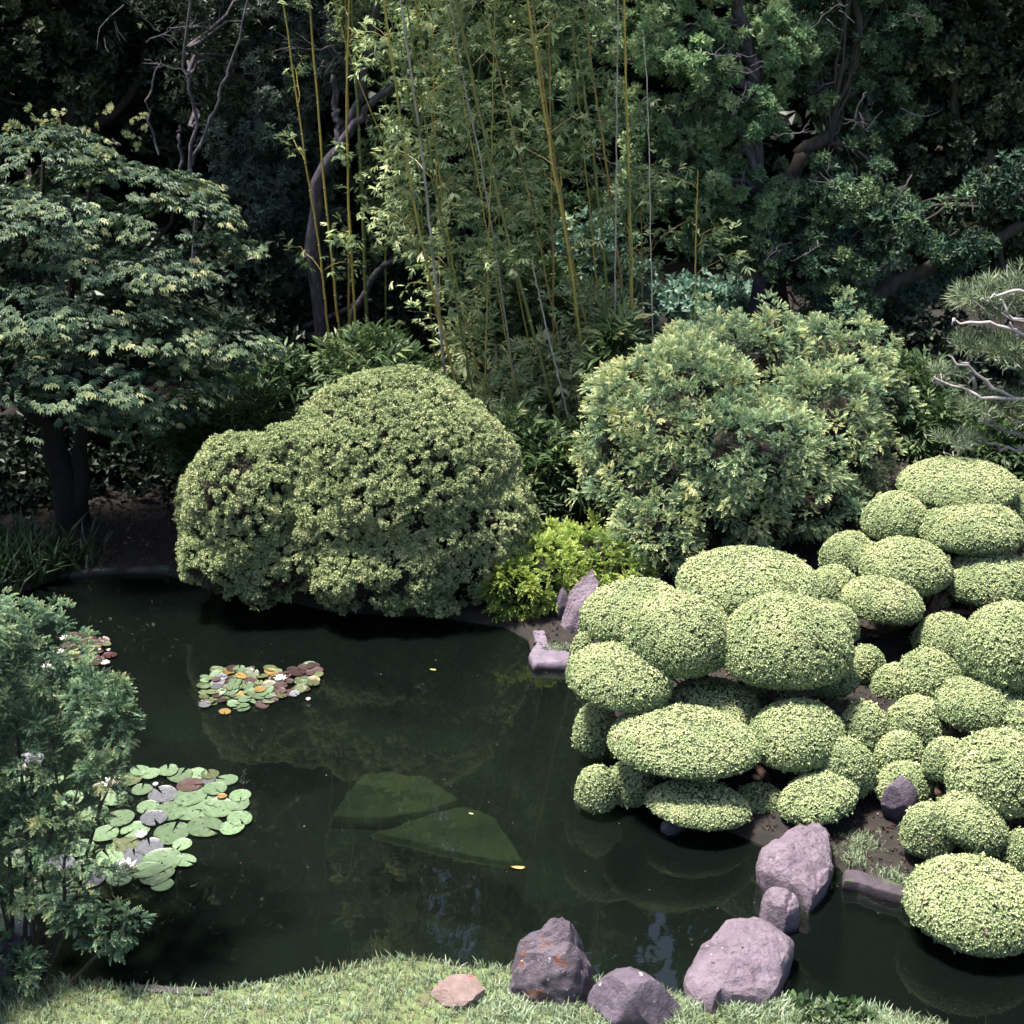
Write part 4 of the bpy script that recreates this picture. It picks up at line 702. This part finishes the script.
def lily(px, py, hw, col, where, group, k=None, z=None, tilt=.03):
    p = G(px, py, .006); r = hw*np.linalg.norm(p-CAM)/F; k = int(R.integers(5)) if k is None else k
    o = bpy.data.objects.new('lily_pad', lily_mesh(col, k)); COL.objects.link(o); o.location = (p[0], p[1], z if z is not None else R.uniform(.006, .022)); o.scale = (r, r*R.uniform(.88, 1), r)
    o.rotation_euler = (R.normal()*tilt, R.normal()*tilt, R.uniform(0, 6.28)); tag(o, f'{PADN[col]} round lily pad {where}', 'lily pad', group)
ga = 'lily pads in the large near raft'; wa = 'in the large raft beside the near left shrub'
big = [(205, 828, 18, 'green'), (172, 833, 19, 'green'), (193, 810, 20, 'green'), (220, 809, 18, 'green'), (238, 805, 12, 'green'), (240, 820, 13, 'green'), (232, 829, 12, 'green'), (227, 780, 11, 'green'), (190, 797, 18, 'green'), (163, 795, 15, 'mauve'),
       (190, 786, 13, 'red'), (205, 780, 10, 'mauve'), (180, 776, 13, 'green'), (168, 772, 11, 'green'), (196, 775, 11, 'green'), (210, 775, 9, 'olive'), (150, 775, 10, 'green'), (140, 772, 10, 'green'), (130, 780, 12, 'olive'), (215, 790, 12, 'green'), (213, 797, 13, 'green'),
       (240, 797, 11, 'green'), (170, 812, 16, 'green'), (154, 820, 13, 'mauve'), (148, 808, 12, 'green'), (142, 790, 10, 'green'), (182, 845, 10, 'green'), (162, 862, 19, 'green'), (185, 862, 11, 'green'), (157, 876, 17, 'green'), (135, 858, 17, 'mauve'), (162, 886, 11, 'green'), (145, 872, 15, 'green'),
       (150, 848, 14, 'mauve'), (125, 845, 14, 'olive'), (110, 860, 14, 'green'), (100, 872, 15, 'green'), (86, 868, 14, 'green'), (92, 880, 13, 'mauve'), (75, 880, 15, 'green'), (62, 896, 15, 'green'), (40, 905, 15, 'green'), (15, 920, 16, 'green'), (22, 932, 14, 'mauve'), (0, 925, 15, 'green'), (50, 888, 14, 'green'),
       (120, 880, 13, 'green'), (30, 890, 14, 'olive'), (8, 905, 15, 'green'), (115, 800, 13, 'green'), (95, 815, 14, 'green'), (120, 820, 14, 'green'), (105, 835, 14, 'green'), (80, 850, 14, 'green'), (60, 865, 14, 'mauve'), (135, 830, 14, 'green'), (118, 782, 12, 'green'), (100, 790, 12, 'olive'), (30, 760, 13, 'mauve'), (50, 780, 13, 'green'), (20, 785, 14, 'green'), (70, 800, 13, 'green'), (20, 860, 14, 'green'), (-20, 900, 15, 'green')]
for s in big: lily(*s, wa, ga)
lily(222, 799, 5, 'gold', wa, ga, z=.03)
gb = 'lily pads in the middle raft'; wb = 'in the small mixed raft out in the pond'
def in_raft(x, y):   # lobed outline of the middle raft
    u = (x-260)/58; top = 668+2*math.sin(x*.3)-3*(x > 290)+10*max(0, .15-abs((x-263)/60))*6*0; 
    lowr = 711-.30*(x-240) if x > 240 else 706+.05*(240-x)
    return 203 < x < 318 and y > top+(8 if x < 215 else 0)+(10 if 258 < x < 268 and y < 685 else 0) and y < lowr and not (x > 305 and y > 697)
cnt = 0; spots = []
while cnt < 125:
    x, y = R.uniform(203, 318), R.uniform(664, 712)
    if not in_raft(x, y) or any(abs(x-a)/5.6+abs(y-b)/2.8 < 1 for a, b in spots): 
        cnt += .02; continue
    spots.append((x, y)); pr = [.44, .26, .16, .04, .10] if x < 262 else [.22, .22, .42, .06, .08]
    lily(x, y, R.uniform(4.0, 7.6), ['green', 'olive', 'red', 'gold', 'mauve'][R.choice(5, p=pr)], wb, gb, tilt=.1); cnt += 1
lily(225, 712, 6, 'gold', 'drifting just below the small mixed raft', gb); lily(205, 706, 6, 'mauve', 'at the left tip of the small mixed raft', gb)
gc = 'lily pads in the far dark raft'; wc = 'in the far dark raft behind the near left shrub'
for i in range(34):
    x, y = R.uniform(66, 112), R.uniform(637, 664); lily(x, y+(x-90)*.12, R.uniform(4, 7.5), ['deep', 'deep', 'olive', 'red'][R.integers(4)], wc, gc, tilt=.08)
lily(88, 634, 6, 'olive', 'drifting at the back of the far dark raft', gc, z=.01)

PET = leaf_mat('lily_petal', [(0, (.62, .45, .5)), (1, (.85, .8, .8))], .3, .5); STA = leaf_mat('lily_stamen', [(0, (.7, .4, .05)), (1, (.8, .55, .1))], 0, .6)
def flower(px, py, hw, label, open_=.7):
    p = G(px, py, .05); r = hw*np.linalg.norm(p-CAM)/F; base = np.array([p[0], p[1], .012]); t = thing('water_lily_flower', label, 'flower', base, 'white water lily flowers')
    lv = []
    for ring, (n, el, L_) in enumerate(((8, .25, 1.05), (8, .6, .95), (6, .95, .75), (4, 1.25, .5))):
        el = el+(1-open_)*.7
        for i in range(n):
            a = i*2*math.pi/n+ring*.4; d = (math.cos(a)*math.cos(el), math.sin(a)*math.cos(el), math.sin(el)); lv.append(((math.cos(a)*.08, math.sin(a)*.08, 0), d, (0, 0, 1), L_, .42, .14, -.06, .45-.12*ring+.3*(i % 2)))
    V_, Q_, D_ = tmpl(lv); mesh('petals', V_*r+base, Q_, PET, t, v=np.clip(D_+.3, 0, 1))
    lv = [((0, 0, .15), (math.cos(i*2.4)*.5, math.sin(i*2.4)*.5, 1), (1, 0, 0), .3, .1, 0, 0, .5) for i in range(12)]; V_, Q_, D_ = tmpl(lv); mesh('stamens', V_*r+base, Q_, STA, t, v=D_)
for a in [(125, 866, 13, 'largest open white lily flower beside the near shrub'), (141, 833, 8, 'half-open cream lily bud above the largest flower', .3), (111, 781, 10, 'pinkish white lily flower at the back of the near raft'), (65, 636, 6, 'white lily flower at the top edge of the near shrub'),
          (61, 649, 5.5, 'white lily flower just under the topmost one'), (46, 664, 5.5, 'white lily flower showing through the near shrub top'), (105, 660, 5, 'white lily flower at the right of the far dark raft'), (108, 647, 3, 'tiny white bud at the far right of the dark raft', .2),
          (99, 646, 2.5, 'tiniest white bud in the far dark raft', .2), (280, 676, 7, 'white lily flower on the red pads of the small raft'), (222, 690, 3.5, 'small white bud on the green pads of the small raft', .3), (308, 696, 3.5, 'small white bud at the right tip of the small raft', .3), (25, 765, 7, 'white lily flower glimpsed behind the near shrub'), (155, 781, 4, 'small white bud at the back of the near raft', .3)]: flower(*a)

# floating leaves on the water
def float_leaf(px, py, hw, col, label):
    p = G(px, py, .004); r = hw*np.linalg.norm(p-CAM)/F; a = R.uniform(-.4, .1)
    V_ = np.array([(-1, 0, .1), (-.3, .32, 0), (.5, .28, .05), (1, 0, .12), (.5, -.28, 0), (-.3, -.32, .06)])*r; c, s = math.cos(a), math.sin(a); V_[:, :2] = V_[:, :2]@np.array([[c, s], [-s, c]])
    m_, N_, L_, b_, o_ = mat('fallen_leaf'); b_.inputs['Base Color'].default_value = (*col, 1); b_.inputs['Roughness'].default_value = .6
    o = mesh('floating_leaf', V_+np.array([p[0], p[1], .008]), [(0, 1, 4, 5), (1, 2, 3, 4)], m_); tag(o, label, 'leaf', 'single leaves floating on the pond')
float_leaf(518, 868, 7, (.5, .22, .07), 'orange leaf floating off the tip of the sunken slab')
float_leaf(433, 670, 3.5, (.5, .45, .12), 'yellow leaf floating in front of the domed shrub')
float_leaf(471, 814, 2.5, (.5, .5, .25), 'tiny pale leaf floating over the sunken slabs')

n = 150; X_ = R.uniform(-4, 4, n); Y_ = R.uniform(6.3, 11.3, n); d = sdist(X_, Y_); kp = d < -.08; X_, Y_ = X_[kp], Y_[kp]; n = len(X_); mb = MB()
scatter(mb, [tmpl([((0, 0, 0), (0, 1, 0), (0, 0, 1), 1, .5, 0, 0, 0)])], np.c_[X_, Y_, np.full(n, .004)], rnd_dir(n)*np.array([1, 1, .02]), np.array([[0, 0, 1.]])+0*rnd_dir(n), R.uniform(.006, .016, n), R.uniform(.5, 1, n))
tag(mb.build('floating_debris', M['litter']), kind='stuff')
# ---------------------------------------------------------- lawn, litter, moss
n = 34000; X_ = R.uniform(-3.2, 3.4, n); Y_ = R.uniform(4.6, 7.3, n); d = sdist(X_, Y_); kp = (d > .015) & (Y_ < 7.1); X_, Y_, d = X_[kp], Y_[kp], d[kp]; n = len(X_)
pts = np.c_[X_, Y_, ground_z(X_, Y_)-.008]; pf = nz(pts, .9, 12, 3); thin = (R.random(n) < .92-.6*(pf < -.45)); pts, pf, d = pts[thin], pf[thin], d[thin]; n = len(pts)
# keep grass off the stones
for (px, py, hw) in ((461, 984, .12),):
    c = G(px, py, .1); kp = np.hypot(pts[:, 0]-c[0], pts[:, 1]-c[1]) > hw*.85; pts, pf, d = pts[kp], pf[kp], d[kp]; n = len(pts)
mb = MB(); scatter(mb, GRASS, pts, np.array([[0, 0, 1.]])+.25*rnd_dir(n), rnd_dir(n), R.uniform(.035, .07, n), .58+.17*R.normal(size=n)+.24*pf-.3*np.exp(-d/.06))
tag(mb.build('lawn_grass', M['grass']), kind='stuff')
# grass tufts on the points of land
def tufts_at(name, centers, nper, spread, size, v, mt='grass', label=None, cat='plant', tm=GRASS, group=None):
    for (px, py, lab) in centers:
        c = G(px, py, .12); q = c+np.c_[R.normal(size=nper)*spread, R.normal(size=nper)*spread, np.zeros(nper)]; q[:, 2] = ground_z(q[:, 0], q[:, 1])-.005; kp = q[:, 2] > .03; q = q[kp]
        if not len(q): continue
        mb = MB(); scatter(mb, tm, q, np.array([[0, 0, 1.]])+.4*rnd_dir(len(q)), rnd_dir(len(q)), size*R.uniform(.6, 1.2, len(q)), v+.15*R.normal(size=len(q))); tag(mb.build(name, M[mt]), lab, cat, group)
tufts_at('grass_tuft', [(556, 645, 'little grass patch at the foot of the upright stone'), (893, 872, 'grassy cushion below the dark boulder at right'), (848, 850, 'thin grass strip at the right side of the angular stepping stone'), (862, 835, 'sparse weeds on the red-brown litter between shrubs')], 110, .06, .05, .5)
tufts_at('grass_tuft', [(512, 1004, 'tall grass tuft at the left foot of the rusty pointed boulder'), (566, 1003, 'tall grass tuft between the two boulders on the lawn'), (600, 1019, 'tall grass tuft at the left foot of the rounded dark boulder'), (683, 1010, 'tall grass tuft between the rounded boulder and the stepping stone'), (735, 1006, 'long grass in front of the largest stepping stone'), (775, 1005, 'long grass at the right foot of the largest stepping stone')], 70, .05, .085, .55)
tufts_at('fern_clump', [(845, 1003, 'brownish fern clump on the near bank right of the big stepping stone'), (818, 1002, 'small olive fern clump next to the big stepping stone')], 45, .07, .08, .3, 'sasa', tm=BROAD)
tufts_at('grass_clump', [(10, 560, 'tall dark grass clump on the shaded far left bank'), (45, 568, 'tall dark grass clump nearer the maple trunk'), (-30, 580, 'tall dark grass clump cut by the left frame edge')], 160, .16, .34, .5, 'iris', tm=[T_grass(200+s, 6) for s in range(4)], group='dark grass clumps on the far left bank')
n = 26000; X_ = R.uniform(-6, 5.5, n); Y_ = R.uniform(7.2, 14.5, n); d = sdist(X_, Y_); kp = d > .03; X_, Y_ = X_[kp], Y_[kp]; n = len(X_)
pts = np.c_[X_, Y_, ground_z(X_, Y_)+.008]; mb = MB(); scatter(mb, TUFT3, pts, rnd_dir(n)*np.array([1, 1, .15]), np.array([[0, 0, 1.]])+.3*rnd_dir(n), R.uniform(.014, .034, n), .32+.24*R.normal(size=n))
tag(mb.build('leaf_litter', M['litter']), kind='stuff')
